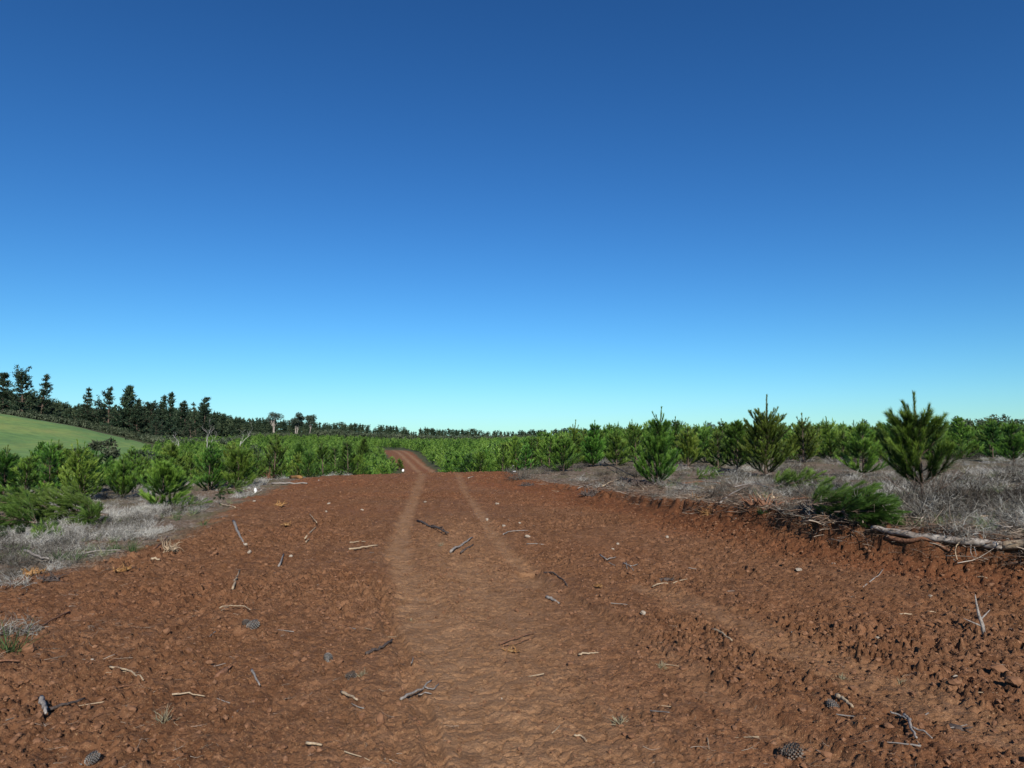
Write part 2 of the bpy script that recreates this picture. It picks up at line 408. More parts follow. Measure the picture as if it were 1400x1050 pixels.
def soilmat():
    m, nt, N, L = newmat('red_soil_and_ground')
    tc = N.new('ShaderNodeTexCoord')
    def attr(n):
        a = N.new('ShaderNodeAttribute'); a.attribute_name = n; return a.outputs['Fac']
    def noise(s, d=5, rough=.6, vec=None):
        n = N.new('ShaderNodeTexNoise'); n.inputs['Scale'].default_value = s; n.inputs['Detail'].default_value = d; n.inputs['Roughness'].default_value = rough
        L.new(vec or tc.outputs['Object'], n.inputs['Vector']); return n.outputs[0]
    def mix(f, a, b, t='MIX'):
        x = N.new('ShaderNodeMix'); x.data_type = 'RGBA'; x.blend_type = t
        for i, s in ((0, f), (6, a), (7, b)):
            if hasattr(s, 'links') or hasattr(s, 'is_linked'):
                L.new(s, x.inputs[i])
            elif i == 0:
                x.inputs[0].default_value = s
            else:
                x.inputs[i].default_value = (*s, 1)
        return x.outputs[2]
    def rmp(f, stops):
        r = ramp(N, stops); L.new(f, r.inputs[0]); return r.outputs[0]
    n1, n2, n3 = noise(.7), noise(6, 6), noise(70, 4, .7)
    soil = rmp(n2, [(.28, (.114, .052, .025)), (.55, (.200, .097, .049)), (.78, (.30, .158, .086))])
    red = rmp(n2, [(.3, (.155, .054, .022)), (.7, (.260, .100, .043))])
    soil = mix(attr('red'), soil, red)
    soil = mix(rmp(n1, [(.4, (0, 0, 0)), (.7, (.5, .5, .5))]), soil, (.150, .066, .027))
    comp = rmp(n2, [(.3, (.245, .130, .064)), (.7, (.36, .208, .110))])
    smp = N.new('ShaderNodeMapping'); smp.inputs['Rotation'].default_value = (0, 0, .231); smp.inputs['Scale'].default_value = (5, .5, 1)
    L.new(tc.outputs['Object'], smp.inputs[0])
    soil = mix(rmp(noise(1.5, 6, .65, smp.outputs[0]), [(.34, (.6, .6, .6)), (.52, (0, 0, 0))]), soil, (.105, .043, .019))
    soil = mix(attr('moist_shade'), soil, rmp(n2, [(.3, (.052, .019, .008)), (.7, (.120, .044, .019))]))  # dark bank colour: damp soil plus painted shade
    soil = mix(attr('compact'), soil, comp)
    soil = mix(rmp(n3, [(.3, (.35, .35, .35)), (.5, (0, 0, 0))]), soil, (.090, .038, .015))  # hollows of the bump noise darkened: crevice shade put into the colour
    soil = mix(rmp(noise(95, 3, .6), [(.60, (0, 0, 0)), (.70, (.7, .7, .7))]), soil, (.42, .27, .14))
    soil = mix(rmp(noise(80, 3, .6), [(.30, (.75, .75, .75)), (.40, (0, 0, 0))]), soil, (.07, .032, .014))
    soil = mix(rmp(noise(3.2, 6, .75), [(.30, (.55, .55, .55)), (.45, (0, 0, 0))]), soil, (.10, .045, .020))
    lit = rmp(noise(9, 7, .75), [(.3, (.075, .05, .035)), (.5, (.16, .115, .08)), (.7, (.27, .235, .20))])
    grn = rmp(noise(14, 6, .7), [(.35, (.05, .055, .025)), (.65, (.14, .13, .07))])
    lit = mix(rmp(noise(.5, 3), [(.45, (0, 0, 0)), (.65, (.8, .8, .8))]), lit, grn)
    mp = N.new('ShaderNodeMapping'); mp.inputs['Scale'].default_value = (.03, .012, .03); mp.inputs['Rotation'].default_value = (0, 0, .5)
    L.new(tc.outputs['Object'], mp.inputs[0])
    fld = rmp(noise(3, 6, .65, mp.outputs[0]), [(.32, (.115, .200, .060)), (.50, (.155, .255, .078)), (.64, (.225, .280, .080)), (.74, (.20, .20, .08)), (.82, (.18, .13, .06))])
    fld = mix(rmp(noise(.55, 8, .75), [(.38, (.65, .65, .65)), (.56, (0, 0, 0))]), fld, (.085, .150, .055))
    fld = mix(rmp(noise(.11, 7, .7), [(.52, (0, 0, 0)), (.68, (.45, .45, .45))]), fld, (.24, .26, .085))
    ground = mix(attr('field'), lit, fld)
    und = rmp(noise(2.5, 6, .7), [(.35, (.030, .040, .016)), (.65, (.075, .085, .035))])
    ground = mix(attr('green'), ground, und)
    col = mix(attr('soil'), ground, soil)
    b = N.new('ShaderNodeBsdfPrincipled'); b.inputs['Roughness'].default_value = .95; b.inputs['Specular IOR Level'].default_value = .12
    bp = N.new('ShaderNodeBump'); bp.inputs['Strength'].default_value = 1.0; bp.inputs['Distance'].default_value = .022
    ad = N.new('ShaderNodeMath'); ad.operation = 'MULTIPLY_ADD'; ad.inputs[1].default_value = .45
    L.new(n3, ad.inputs[0]); L.new(noise(28, 5, .7), ad.inputs[2])
    L.new(ad.outputs[0], bp.inputs['Height']); L.new(bp.outputs[0], b.inputs['Normal'])
    o = N.new('ShaderNodeOutputMaterial'); L.new(col, b.inputs['Base Color']); L.new(b.outputs[0], o.inputs[0])
    return m
M['soil'] = soilmat()
M['clod'] = woodmat('soil_clods', [(.25, (.105, .049, .024)), (.5, (.17, .083, .043)), (.8, (.25, .133, .073))], (25, 25, 25), .95, .6, .35)

# ------------------------------------------------------------------ tagging
def tag(o, label, cat, group=None, kind=None):
    o['label'] = label; o['category'] = cat
    if group: o['group'] = group
    if kind: o['kind'] = kind
    return o

def empty(name, loc, rz=0.0, scale=1.0, tilt=None):
    o = bpy.data.objects.new(name, None); COL.objects.link(o); o.empty_display_size = .1
    o.location = loc; o.rotation_euler = (0, 0, rz) if tilt is None else tilt
    o.scale = (scale,) * 3 if np.isscalar(scale) else scale
    return o

# ------------------------------------------------------------------ the ground sheet
def make_ground():
    fine = np.arange(-52.5, 52.5001, R(0.126) * 180 / math.pi)
    th = np.radians(np.concatenate([fine, np.linspace(fine[-1], fine[0] + 360, 86)[1:-1]]))
    r1 = np.exp(np.linspace(math.log(.25), math.log(2.4), 26))[:-1]
    r2 = np.exp(np.arange(math.log(2.4), math.log(34), .0023))
    r3 = np.exp(np.linspace(math.log(34), math.log(4500), 380))
    r = np.concatenate([r1, r2, r3])
    nt, nr = len(th), len(r)
    X = (r[:, None] * np.sin(th)[None, :]); Y = (r[:, None] * np.cos(th)[None, :])
    x, y = X.ravel(), Y.ravel()
    z = base_height(x, y)
    rr = np.hypot(x, y)
    near = (rr < 40) & (rr > .2)
    dz = np.zeros_like(z)
    xs, ys = x[near], y[near]
    dz[near] = detail(xs, ys) * (1 - sstep(34, 40, rr[near]))
    z = z + dz
    far = rr >= 36
    z[far] += .10 * fbm(x[far] * .3, y[far] * .3, 61, 3)
    soil, dl, dr = covers(x, y)
    c, rut, lip = compaction(x, y)
    farroad = sstep(60, 80, y)
    c2 = np.zeros_like(x)
    mid = .5 * (np.interp(y, BK[:, 0], BK[:, 1]) + np.interp(y, LE[:, 0], LE[:, 1]))
    for off in (.15, 1.75):
        c2 = np.maximum(c2, np.exp(-((x - mid - off) / .35) ** 2))
    broad = .55 * np.exp(-((x - np.interp(y, [2, 4, 8, 14], [.15, 0, -.6, -1.2])) / np.interp(y, [2, 5, 12], [.9, .8, .7])) ** 2) * (1 - sstep(9, 16, y)) * (y > 0)
    compact = np.clip(np.maximum(np.maximum(c, .5 * rut) * np.where(x > .5, .48, .80), broad + .3 * c) * (1 - farroad) + c2 * farroad * .8, 0, 1)
    hb = np.interp(y, BK[:, 0], BK[:, 2])
    red = np.clip(np.exp(-((dr + .55) / .7) ** 2) * .9 * sstep(2, 9, y) + sstep(11, 24, rr) * .60 + .5 * fbm(x * .6, y * .6, 71, 3) - .05, 0, 1) * (1 - .7 * compact)
    ang = np.arctan2(x, y)
    pxs = CX + F * np.tan(np.clip(ang, -1.3, 1.3))
    field = sstep(84, 92, rr) * (1 - sstep(198, 206, pxs + 6 * fbm(x * .05, y * .05, 73, 2))) * (1 - sstep(186, 190, rr)) * (np.abs(ang) < 1.4)
    moist_shade = np.clip(np.exp(-((dr + .22) / .70) ** 2) * (.75 + .5 * fbm(x * 1.3, y * 1.3, 75, 3)) * np.clip(hb / .25, 0, 1), 0, 1)  # damp soil along the bank, widened and darkened to paint in its shade
    soil = np.maximum(soil, sstep(.3, .6, 1 - np.hypot((pxs - 452) / 14, (y - 112) / 16)) * (y > 90))
    green = sstep(28, 50, rr) * (1 - field) * .85
    V = np.stack([x, y, z], 1)
    i, j = np.meshgrid(np.arange(nr - 1), np.arange(nt), indexing='ij')
    j2 = (j + 1) % nt
    f4 = np.stack([i * nt + j, (i + 1) * nt + j, (i + 1) * nt + j2, i * nt + j2], -1).reshape(-1, 4)
    V = np.concatenate([V, [[0, 0, h1(0, 0.01)]]]); k = len(V) - 1
    f3 = np.array([(k, a, (a + 1) % nt) for a in range(nt)])
    ext = {'soil': np.append(soil, 1), 'compact': np.append(compact, 0), 'field': np.append(field, 0), 'red': np.append(red, 0), 'green': np.append(green, 0), 'moist_shade': np.append(moist_shade, 0)}
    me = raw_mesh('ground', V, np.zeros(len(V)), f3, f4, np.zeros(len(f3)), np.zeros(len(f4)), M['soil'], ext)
    o = bpy.data.objects.new('ground', me); COL.objects.link(o); o['kind'] = 'structure'
    tag(o, 'bare red soil track with green field and scrubby ground beyond', 'ground', kind='structure')
make_ground()

# ------------------------------------------------------------------ instancing into one mesh (for uncountable stuff)
def scatter_merge(protos, pick, pos, rz, sc, tint_add=None, tilt=0.0):
    """protos: list of MB.arrays(); returns merged arrays of transformed copies"""
    Vs, Ts, F3, F4, M3, M4, n = [], [], [], [], [], [], 0
    for k, (V, T, f3, f4, m3, m4) in enumerate(protos):
        idx = np.nonzero(pick == k)[0]
        if not len(idx): continue
        c, s = np.cos(rz[idx]), np.sin(rz[idx]); S = sc[idx]
        X = (V[None, :, 0] * c[:, None] - V[None, :, 1] * s[:, None]) * S[:, None]
        Y = (V[None, :, 0] * s[:, None] + V[None, :, 1] * c[:, None]) * S[:, None]
        Zz = V[None, :, 2] * S[:, None]
        if tilt:
            tx = rng.normal(0, tilt, len(idx))[:, None]; ty = rng.normal(0, tilt, len(idx))[:, None]
            X = X + Zz * tx; Y = Y + Zz * ty
        P = np.stack([X + pos[idx, 0][:, None], Y + pos[idx, 1][:, None], Zz + pos[idx, 2][:, None]], -1)
        N, K = len(idx), len(V)
        off = n + np.arange(N) * K
        Vs.append(P.reshape(-1, 3))
        t = np.broadcast_to(T[None, :], (N, K))
        if tint_add is not None: t = np.clip(t + tint_add[idx][:, None], 0, 1)
        Ts.append(t.reshape(-1))
        F3.append((f3[None] + off[:, None, None]).reshape(-1, 3)); F4.append((f4[None] + off[:, None, None]).reshape(-1, 4))
        M3.append(np.tile(m3, N)); M4.append(np.tile(m4, N)); n += N * K
    return np.concatenate(Vs), np.concatenate(Ts), np.concatenate(F3), np.concatenate(F4), np.concatenate(M3), np.concatenate(M4)

def stuff(name, arrays, mats, label, cat):
    o = bpy.data.objects.new(name, raw_mesh(name, *arrays, mats)); COL.objects.link(o)
    return tag(o, label, cat, kind='stuff')

# ------------------------------------------------------------------ loose clods of earth
def blob(seed, sub=2, sx=1, sy=.8, sz=.7, amp=.35):
    import bmesh
    bm = bmesh.new(); bmesh.ops.create_icosphere(bm, subdivisions=sub, radius=1)
    V = np.array([v.co[:] for v in bm.verts]); f3 = np.array([[v.index for v in f.verts] for f in bm.faces]); bm.free()
    g = np.random.default_rng(seed)
    k = np.ones(len(V))
    for _ in range(16):
        d = norm(g.normal(size=3)); c = g.uniform(.42, .85)
        p = V @ d
        k = np.minimum(k, np.where(p > c, c / np.maximum(p, 1e-3), 9))
    k = k * (1 + amp * .3 * g.normal(size=len(V)) * .5)
    V = V * k[:, None] * np.array([sx, sy, sz])
    return V, f3

def clod_arrays(seed):
    V, f3 = blob(seed, 1 if seed % 2 else 2)
    T = np.clip(.5 + .25 * np.random.default_rng(seed).normal(size=len(V)), 0, 1)
    return V, T, f3, np.zeros((0, 4), np.int64), np.zeros(len(f3), int), np.zeros(0, int)

def make_clods():
    protos = [clod_arrays(200 + k) for k in range(8)]
    n = 42000
    r = np.exp(rng.uniform(math.log(2.6), math.log(30), n)); th = np.radians(rng.uniform(-46, 46, n))
    x, y = r * np.sin(th), r * np.cos(th)
    soil, dl, dr = covers(x, y); c, rut, lip = compaction(x, y)
    big = .5 + .5 * fbm(x * .55, y * .55, 77, 3)
    keep = rng.random(n) < (soil * (1 - .72 * c) * (.25 + .9 * sstep(.3, .75, big)) * (1 - .6 * rut))
    x, y, r = x[keep], y[keep], r[keep]; n = len(x)
    s = .005 + .024 * rng.random(n) ** 4.5 + .0011 * r
    huge = rng.random(n) < .004; s[huge] = rng.uniform(.028, .05, huge.sum())
    z = surf(x, y) + s * .18
    a = scatter_merge(protos, rng.integers(0, 8, n), np.stack([x, y, z], 1), rng.uniform(0, 6.28, n), s, rng.normal(0, .15, n))
    o = stuff('soil_clods', a, M['clod'], 'loose crumbly clods of red earth strewn over the track', 'clods')
    o.data.polygons.foreach_set('use_smooth', np.zeros(len(o.data.polygons), bool))
make_clods()

# ------------------------------------------------------------------ young pines
def pine_parts(H, seed, dens=560, nl=.120, nw=.0065, spread=.62, whorl=.30, leader=.35, lean=0.0, updraft=.65, side=3, low=.10, bare=0, nb=(4, 6), asym=0.0, sides=5, base_t=.40, droop=0.0, el0=(.12, .62), candles=None, lo_=.22, lmax=.34, ck=.66):
    """returns (trunk MB, crown MB): whorls of up-curving branches, all clothed in bottle-brush needles"""
    global rng
    keep = rng; rng = np.random.default_rng(seed)
    leader = min(leader, lmax * H)
    wood, leaf = MB(), MB()
    trunk = curve((0, 0, -.08), (lean, lean * .3, 1), H * .99 + .08, 10, (-lean * .4, 0, 0), .02)
    tl = np.linspace(0, 1, len(trunk))
    tube(wood, trunk, (.010 + .012 * H) * (1 - .86 * tl), sides)
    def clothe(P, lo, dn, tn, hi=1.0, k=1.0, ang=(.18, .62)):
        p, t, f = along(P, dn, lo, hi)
        tint = np.clip(tn + .18 * rng.normal(size=len(p)) + .70 * (f - .60), 0, 1)  # lighter young tips; inner needles darkened as painted self-shade
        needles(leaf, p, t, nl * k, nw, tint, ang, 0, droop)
        e = len(p) // 6          # the brush closes over the tip
        needles(leaf, np.repeat(P[-1:], e, 0) - norm(P[-1] - P[-2]) * rng.random((e, 1)) * nl * .4, np.repeat(norm(P[-1:] - P[-2:-1]), e, 0), nl * .8 * k, nw, np.clip(tn + .25 + .15 * rng.normal(size=e), 0, 1), (0, .55))
    def pt(h):
        i = h / H * (len(trunk) - 1); a = int(min(max(i, 0), len(trunk) - 2)); f = i - a
        return trunk[a] * (1 - f) + trunk[a + 1] * f
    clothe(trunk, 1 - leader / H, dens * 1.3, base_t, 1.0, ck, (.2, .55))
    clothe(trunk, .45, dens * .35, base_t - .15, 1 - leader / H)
    hs_ = []; h = max(low, .05) * H
    while h < H - leader - .06:
        hs_.append(h); h += whorl * rng.uniform(.75, 1.2) * (1.1 - .35 * h / H)
    hs_.append(H - leader)
    az0 = rng.uniform(0, 6.28)
    for h in hs_:
        u = h / H; last = h == hs_[-1]
        m = rng.integers(nb[0], nb[1] + 1) if not (last and candles) else candles
        Lw = spread * (H - h) * (.75 + .4 * rng.random()) + .06
        if u < .25: Lw *= .88 + .5 * u
        Lw = min(Lw, spread * H * .80)
        if last: Lw = leader * (.85 if leader < .6 else .74)
        az0 += 1.1
        for j in range(m):
            az = az0 + j * 6.283 / m + rng.normal(0, .25)
            L = Lw * rng.uniform(.7, 1.15) * (1 + asym * math.cos(az))
            el = rng.uniform(*el0) + .55 * u if not last else rng.uniform(.2, .7)
            d = (math.cos(az) * math.cos(el), math.sin(az) * math.cos(el), math.sin(el))
            n = 6
            P = curve(pt(h), d, L, n, (0, 0, (updraft * (.8 + .6 * u)) if not last else 1.5 / max(L, .2)), .05)
            tube(wood, P, np.linspace(.0040 + .005 * L, .003, n + 1), 3 if sides < 5 else 4, .5, 0, False)
            tn = rng.uniform(base_t - .24, base_t + .22)
            if u >= bare:
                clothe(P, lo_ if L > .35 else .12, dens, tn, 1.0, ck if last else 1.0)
            if last: continue
            for q_ in range(int(side * min(1.6, L / .45) + rng.random())):
                f = rng.uniform(.12, .85); q = P[int(f * n)]
                tg = norm(P[min(int(f * n) + 1, n)] - P[max(int(f * n) - 1, 0)])
                sd = norm(np.cross(tg, (0, 0, 1))) * rng.choice((-1, 1)) * rng.uniform(.5, 1) + 1.0 * tg + np.array([0, 0, rng.uniform(-.1, .5)])
                Q = curve(q, sd, L * (1.05 - .85 * f) * rng.uniform(.4, .75) + .06, 4, (0, 0, updraft * 2.0), .06)
                tube(wood, Q, np.linspace(.004, .0025, 5), 3, .5, 0, False)
                if u >= bare:
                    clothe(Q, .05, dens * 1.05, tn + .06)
    rng = keep
    return wood, leaf

def pine_thing(name, px, py, ytop, label, group=None, cat='pine tree', rz=None, H=None, loc=None, tilt=None, mat='needle', **kw):
    """a pine of its own whose foot stands at pixel (px, py) and whose tip reaches ytop"""
    x, y = at(px, py) if loc is None else loc
    if H is None:
        H = topz(ytop, y) - h1(x, y)
    kw.setdefault('seed', int(px * 13 + py))
    w, l = pine_parts(H, **kw)
    e = empty(name, (x, y, h1(x, y)), rng.uniform(0, 6.28) if rz is None else rz, 1, tilt)
    w.build('trunk', M['bark'], e); l.build('crown', M[mat], e)
    tag(e, label, cat, group)
    e['px'] = px
    named.append((px, y, label))
    return e
named = []
HEROES = []   # pixel columns and short names, for describing neighbours
def hero(px, short): HEROES.append((px, short))

G1 = 'young pines along the right of the track'
def P_(px, py, yt, short, label, grp, **kw):
    pine_thing('young_pine', px, py, yt, label, grp, **kw); hero(px, short)
P_(897, 664, 556, 'the bushy bank pine', 'bushy green young pine with a forked candle tip on the edge of the cut bank', G1, seed=3, spread=.47, whorl=.19, leader=.40, nb=(5, 7), low=.03, base_t=.40, el0=(.10, .60), candles=5, updraft=.9, nl=.10, side=4)
P_(1046, 652, 540, 'the candle-tipped pine', 'tall young pine with long bare candle leader and side candles above the root stump', G1, seed=8, spread=.60, whorl=.21, leader=.84, lmax=.42, ck=.85, nb=(5, 7), low=.05, candles=7, base_t=.42, el0=(.1, .6), updraft=.55, nl=.11)
P_(1008, 645, 576, 'the low dark pine', 'lower dark pine pressed against the left side of the tall candle-tipped pine', G1, seed=12, spread=.75, whorl=.25, leader=.2, low=.12, base_t=.26)
P_(1262, 690, 538, 'the large wide pine', 'large wide young pine with several raised shoots above a grey thorny tangle', G1, seed=29, spread=.66, whorl=.23, leader=.5, nb=(5, 7), side=3, ck=.8, low=.08, bare=.1, nl=.13, base_t=.33, el0=(.1, .6), candles=5, dens=520, updraft=.8)
P_(1180, 652, 574, 'the broad medium pine', 'broad medium pine just left of the large wide pine, behind grey brush', G1, seed=22, spread=.72, whorl=.26, leader=.3, low=.1, base_t=.42)
P_(783, 640, 574, 'the thin tall pine', 'thin tall young pine with sparse upper shoots above its neighbours', G1, seed=31, spread=.40, whorl=.24, leader=.5, low=.1, candles=4)
P_(811, 638, 575, 'the spire-topped pine', 'pointed dense pine with a straight spire right of the thin tall pine', G1, seed=32, spread=.5, whorl=.2, leader=.36, nb=(6, 8), low=.06, el0=(.3, .7))
P_(770, 645, 598, 'the short rounded pine', 'short rounded pine in front of the thin tall pine by the grey brush', G1, seed=33, spread=.75, whorl=.18, leader=.2, low=.06, base_t=.45)
P_(843, 637, 588, 'the light green pine', 'light green pine between the spire-topped pine and the bushy bank pine', G1, seed=34, spread=.62, whorl=.2, leader=.25, low=.06, base_t=.52)
P_(941, 638, 580, 'the light-boughed pine', 'medium pine with light lower boughs right of the bushy bank pine', G1, seed=35, spread=.6, whorl=.2, leader=.25, low=.06, base_t=.45)
P_(982, 640, 585, 'the feathery pine', 'feathery pine with fine straight needles beside the low dark pine', G1, seed=36, spread=.5, whorl=.24, leader=.3, low=.06, nl=.12)
P_(1386, 632, 574, 'the dark edge pine', 'dark full pine at the picture edge beyond the grey brush', G1, seed=37, spread=.65, whorl=.2, leader=.25, low=.06, base_t=.25)
G2 = 'young pines left of the track'
P_(6, 690, 616, 'the edge-cut dark pine', 'dark leafy pine cut by the picture edge left of the felled pine', G2, seed=41, spread=.75, whorl=.18, leader=.25, low=.06, base_t=.3)
P_(56, 660, 603, 'the tuft-topped pine', 'pine with a tuft-topped leader standing clear against the green field', G2, seed=42, spread=.7, whorl=.24, leader=.22, low=.1)
P_(88, 655, 612, 'the low spreading pine', 'low spreading pine against the foot of the green field', G2, seed=43, spread=.85, whorl=.2, leader=.2, low=.08)
P_(120, 674, 612, 'the V-shaped pine', 'open V-shaped pine with upswept boughs over pale brush', G2, seed=44, spread=.78, whorl=.28, leader=.2, low=.12, nb=(5, 6), el0=(.4, .75))
P_(167, 682, 628, 'the small fan-shaped pine', 'small fan-shaped pine with dark upright shoots beside the V-shaped pine', G2, seed=45, spread=.8, whorl=.22, leader=.2, low=.08, base_t=.33, el0=(.3, .8))
P_(222, 692, 632, 'the squat bright pine', 'squat bright pine with wind-swept lower boughs drooping over the brush edge', G2, seed=46, spread=1.0, whorl=.2, leader=.15, low=.04, base_t=.5, nb=(6, 8), el0=(0, .5))
P_(230, 664, 606, 'the tall bright pine', 'tall bright pine rising directly behind the squat wind-swept one', G2, seed=47, spread=.75, whorl=.2, leader=.2, low=.06, base_t=.48)
P_(290, 664, 612, 'the bright full pine', 'bright full pine beside the pale dead tree and the track edge', G2, seed=48, spread=.8, whorl=.19, leader=.2, low=.05, base_t=.48)
P_(326, 668, 612, 'the wide low-boughed pine', 'wide pine with low boughs reaching toward the soil', G2, seed=49, spread=.85, whorl=.19, leader=.18, low=.04, base_t=.46)
P_(408, 650, 606, 'the dark round pine', 'dark round pine beside the brown root heap', G2, seed=50, spread=.75, whorl=.19, leader=.25, low=.05, base_t=.33)
P_(496, 640, 598, 'the tall dark pine', 'tall dark pine with wide upper boughs left of the distant road', G2, seed=51, spread=.62, whorl=.24, leader=.3, low=.1, base_t=.2)
P_(546, 643, 626, 'the little roadside pine', 'little dark pine in front of the distant stretch of road', G2, seed=52, spread=.6, whorl=.2, leader=.2, low=.05, base_t=.3)
P_(534, 644, 628, 'the other little roadside pine', 'little pine left of the other small one before the distant road', G2, seed=53, spread=.6, whorl=.2, leader=.2, low=.05, base_t=.35)

# mid-distance plantation: shared meshes, every tree its own object
PROTO = []
for k in range(8):
    w, l = pine_parts(2.0, 300 + k, dens=150, nl=.140, nw=.018, spread=[.55, .65, .48, .7, .6, .55, .75, .62][k], whorl=.28, leader=[.3, .42, .3, .25, .4, .35, .2, .3][k], side=2, low=.05, sides=4, base_t=[.42, .5, .36, .46, .4, .5, .45, .38][k], candles=[4, 3, 5, 0, 4, 3, 0, 4][k])
    PROTO.append((w.mesh('trunk', M['bark']), l.mesh('crown', M['needle'])))
FARP = []
for k in range(5):
    w, l = pine_parts(2.0, 320 + k, dens=26, nl=.24, nw=.055, spread=.62, whorl=.34, leader=.3, side=2, low=.05, sides=3, base_t=.48, nb=(4, 5))
    V, T, f3, f4, m3, m4 = l.arrays()
    FARP.append((V, T, f3, f4, m3, m4))

def plantation_spots():
    pts = []
    D = 22.0
    while D < 262:
        step = 1.9 if D < 60 else 1.6 + .006 * D
        aa = np.arange(-46, 44, math.degrees((step) / D))
        aa = aa + rng.uniform(-.3, .3, len(aa)) * math.degrees(step / D)
        rr = D + rng.uniform(-.35, .35, len(aa)) * step
        pts.append(np.stack([np.radians(aa), rr], 1)); D += step
    P = np.concatenate(pts)
    x, y = P[:, 1] * np.sin(P[:, 0]), P[:, 1] * np.cos(P[:, 0])
    px = CX + F * x / y
    lo = np.interp(px, [-100, 0, 120, 200, 260, 360, 440, 520, 580, 640, 720, 800, 900, 1050, 1200, 1400, 1500],
                   [16, 17, 18.5, 19.5, 21, 21, 25, 31, 40, 42, 38, 31, 30, 29, 31, 36, 38])
    hi = np.interp(px, [-100, 0, 150, 210, 230, 350, 600, 850, 1000, 1500], [70, 70, 75, 130, 165, 235, 255, 260, 130, 110])
    dl, dr = edges(x, y)
    road = (dl > -1.1 - .004 * y) & (dr < .9 + .004 * y) & (y < 172)
    patch = (np.abs(px - 452) < 12) & (np.abs(y - 112) < 16)
    lo = np.maximum(lo, np.where(px < 560, np.interp(px, [250, 330, 440, 540], [0, 23.5, 27.5, 31]), 0))
    ok = (y > lo) & (y < hi) & ~road & ~patch & (px > -60) & (px < 1470) & (rng.random(len(x)) < .93)
    for hpx, hy, _ in named:
        ok &= ~((np.abs(px - hpx) / F * y < .75) & (np.abs(y - hy) < 1.0))
    o = np.argsort(y[ok])
    return x[ok][o], y[ok][o], px[ok][o]
sx, sy, spx = plantation_spots()
sz = base_height(sx, sy)
sH = 1.75 * rng.uniform(.72, 1.15, len(sx)) * np.interp(spx, [0, 250, 450, 560, 700, 800, 1000, 1400], [.92, .92, .95, 1.0, 1.12, 1.1, 1.1, 1.12])
# individuals: those that show largest; nearer rows first
front = np.nonzero(sy < 64)[0]
vis = front[np.argsort(-(sH[front] / sy[front]))][:262]
indiv = np.zeros(len(sx), bool); indiv[vis] = True

def scr(x, y, z): return CX + F * x / y, HY - F * (z - CAMZ) / y
LAB = {}
order = sorted(HEROES)
taken = set()
gaps = [(-80, None)] + order + [(1500, None)]
for (pa, na), (pb, nb_) in zip(gaps[:-1], gaps[1:]):
    ids = [i for i in vis if pa + 3 < spx[i] < pb - 3]
    if not ids: continue
    far_ = lambda i: (sz[i] + sH[i] - CAMZ) / sy[i]
    def give(i, t):
        if i is not None and i not in LAB: LAB[i] = t; ids.remove(i)
    where = f'between {na} and {nb_}' if na and nb_ else (f'left of {nb_}' if nb_ else f'right of {na}')
    give(max(ids, key=far_), 'highest young pine in the rows ' + where)
    if ids: give(min(ids, key=lambda i: sy[i]), 'nearest young pine in the rows ' + where)
    if ids and nb_: give(max(ids, key=lambda i: spx[i]), 'young plantation pine just left of ' + nb_)
    if ids and na: give(min(ids, key=lambda i: spx[i]), 'young plantation pine just right of ' + na)
    if ids: give(max(ids, key=lambda i: sy[i]), 'farthest single pine ' + where)
def zone(px):
    if px < 250: return 'young pine in the plantation below the green field', 'pines below the field'
    if px < 560: return 'young pine in the plantation left of the distant road', 'pines left of the distant road'
    if px < 760: return 'young pine in the even plantation beyond the crest of the track', 'pines beyond the crest'
    if px < 1050: return 'young pine in the background rows behind the bushy bank pine', 'pines behind the bushy pine'
    return 'young pine in the background rows beyond the grey brush', 'pines beyond the grey brush'
for n_, i in enumerate(vis):
    lab, grp = zone(spx[i])
    k = rng.integers(0, 8); s = sH[i] / 2.0
    rz = rng.uniform(0, 6.28)
    loc = (sx[i], sy[i], sz[i] - .02); scl = (s * rng.uniform(.9, 1.15), s * rng.uniform(.9, 1.15), s)
    e = empty('young_pine', loc, rz, scl)
    for nm, me in zip(('trunk', 'crown'), PROTO[k]):
        c = bpy.data.objects.new(nm, me); COL.objects.link(c); c.parent = e
    tag(e, ' '.join(LAB.get(i, lab).split()[:16]), 'pine tree', grp)
rest = np.nonzero(~indiv)[0]
a = scatter_merge(FARP, rng.integers(0, 5, len(rest)), np.stack([sx[rest], sy[rest], sz[rest]], 1), rng.uniform(0, 6.28, len(rest)), sH[rest] / 2.0 * 1.08 * rng.uniform(.85, 1.22, len(rest)), rng.normal(.03, .20, len(rest)), .03)
stuff('pine_plantation', a, M['needle'], 'green mass of young pine plantation stretching back to the far treeline', 'plantation')

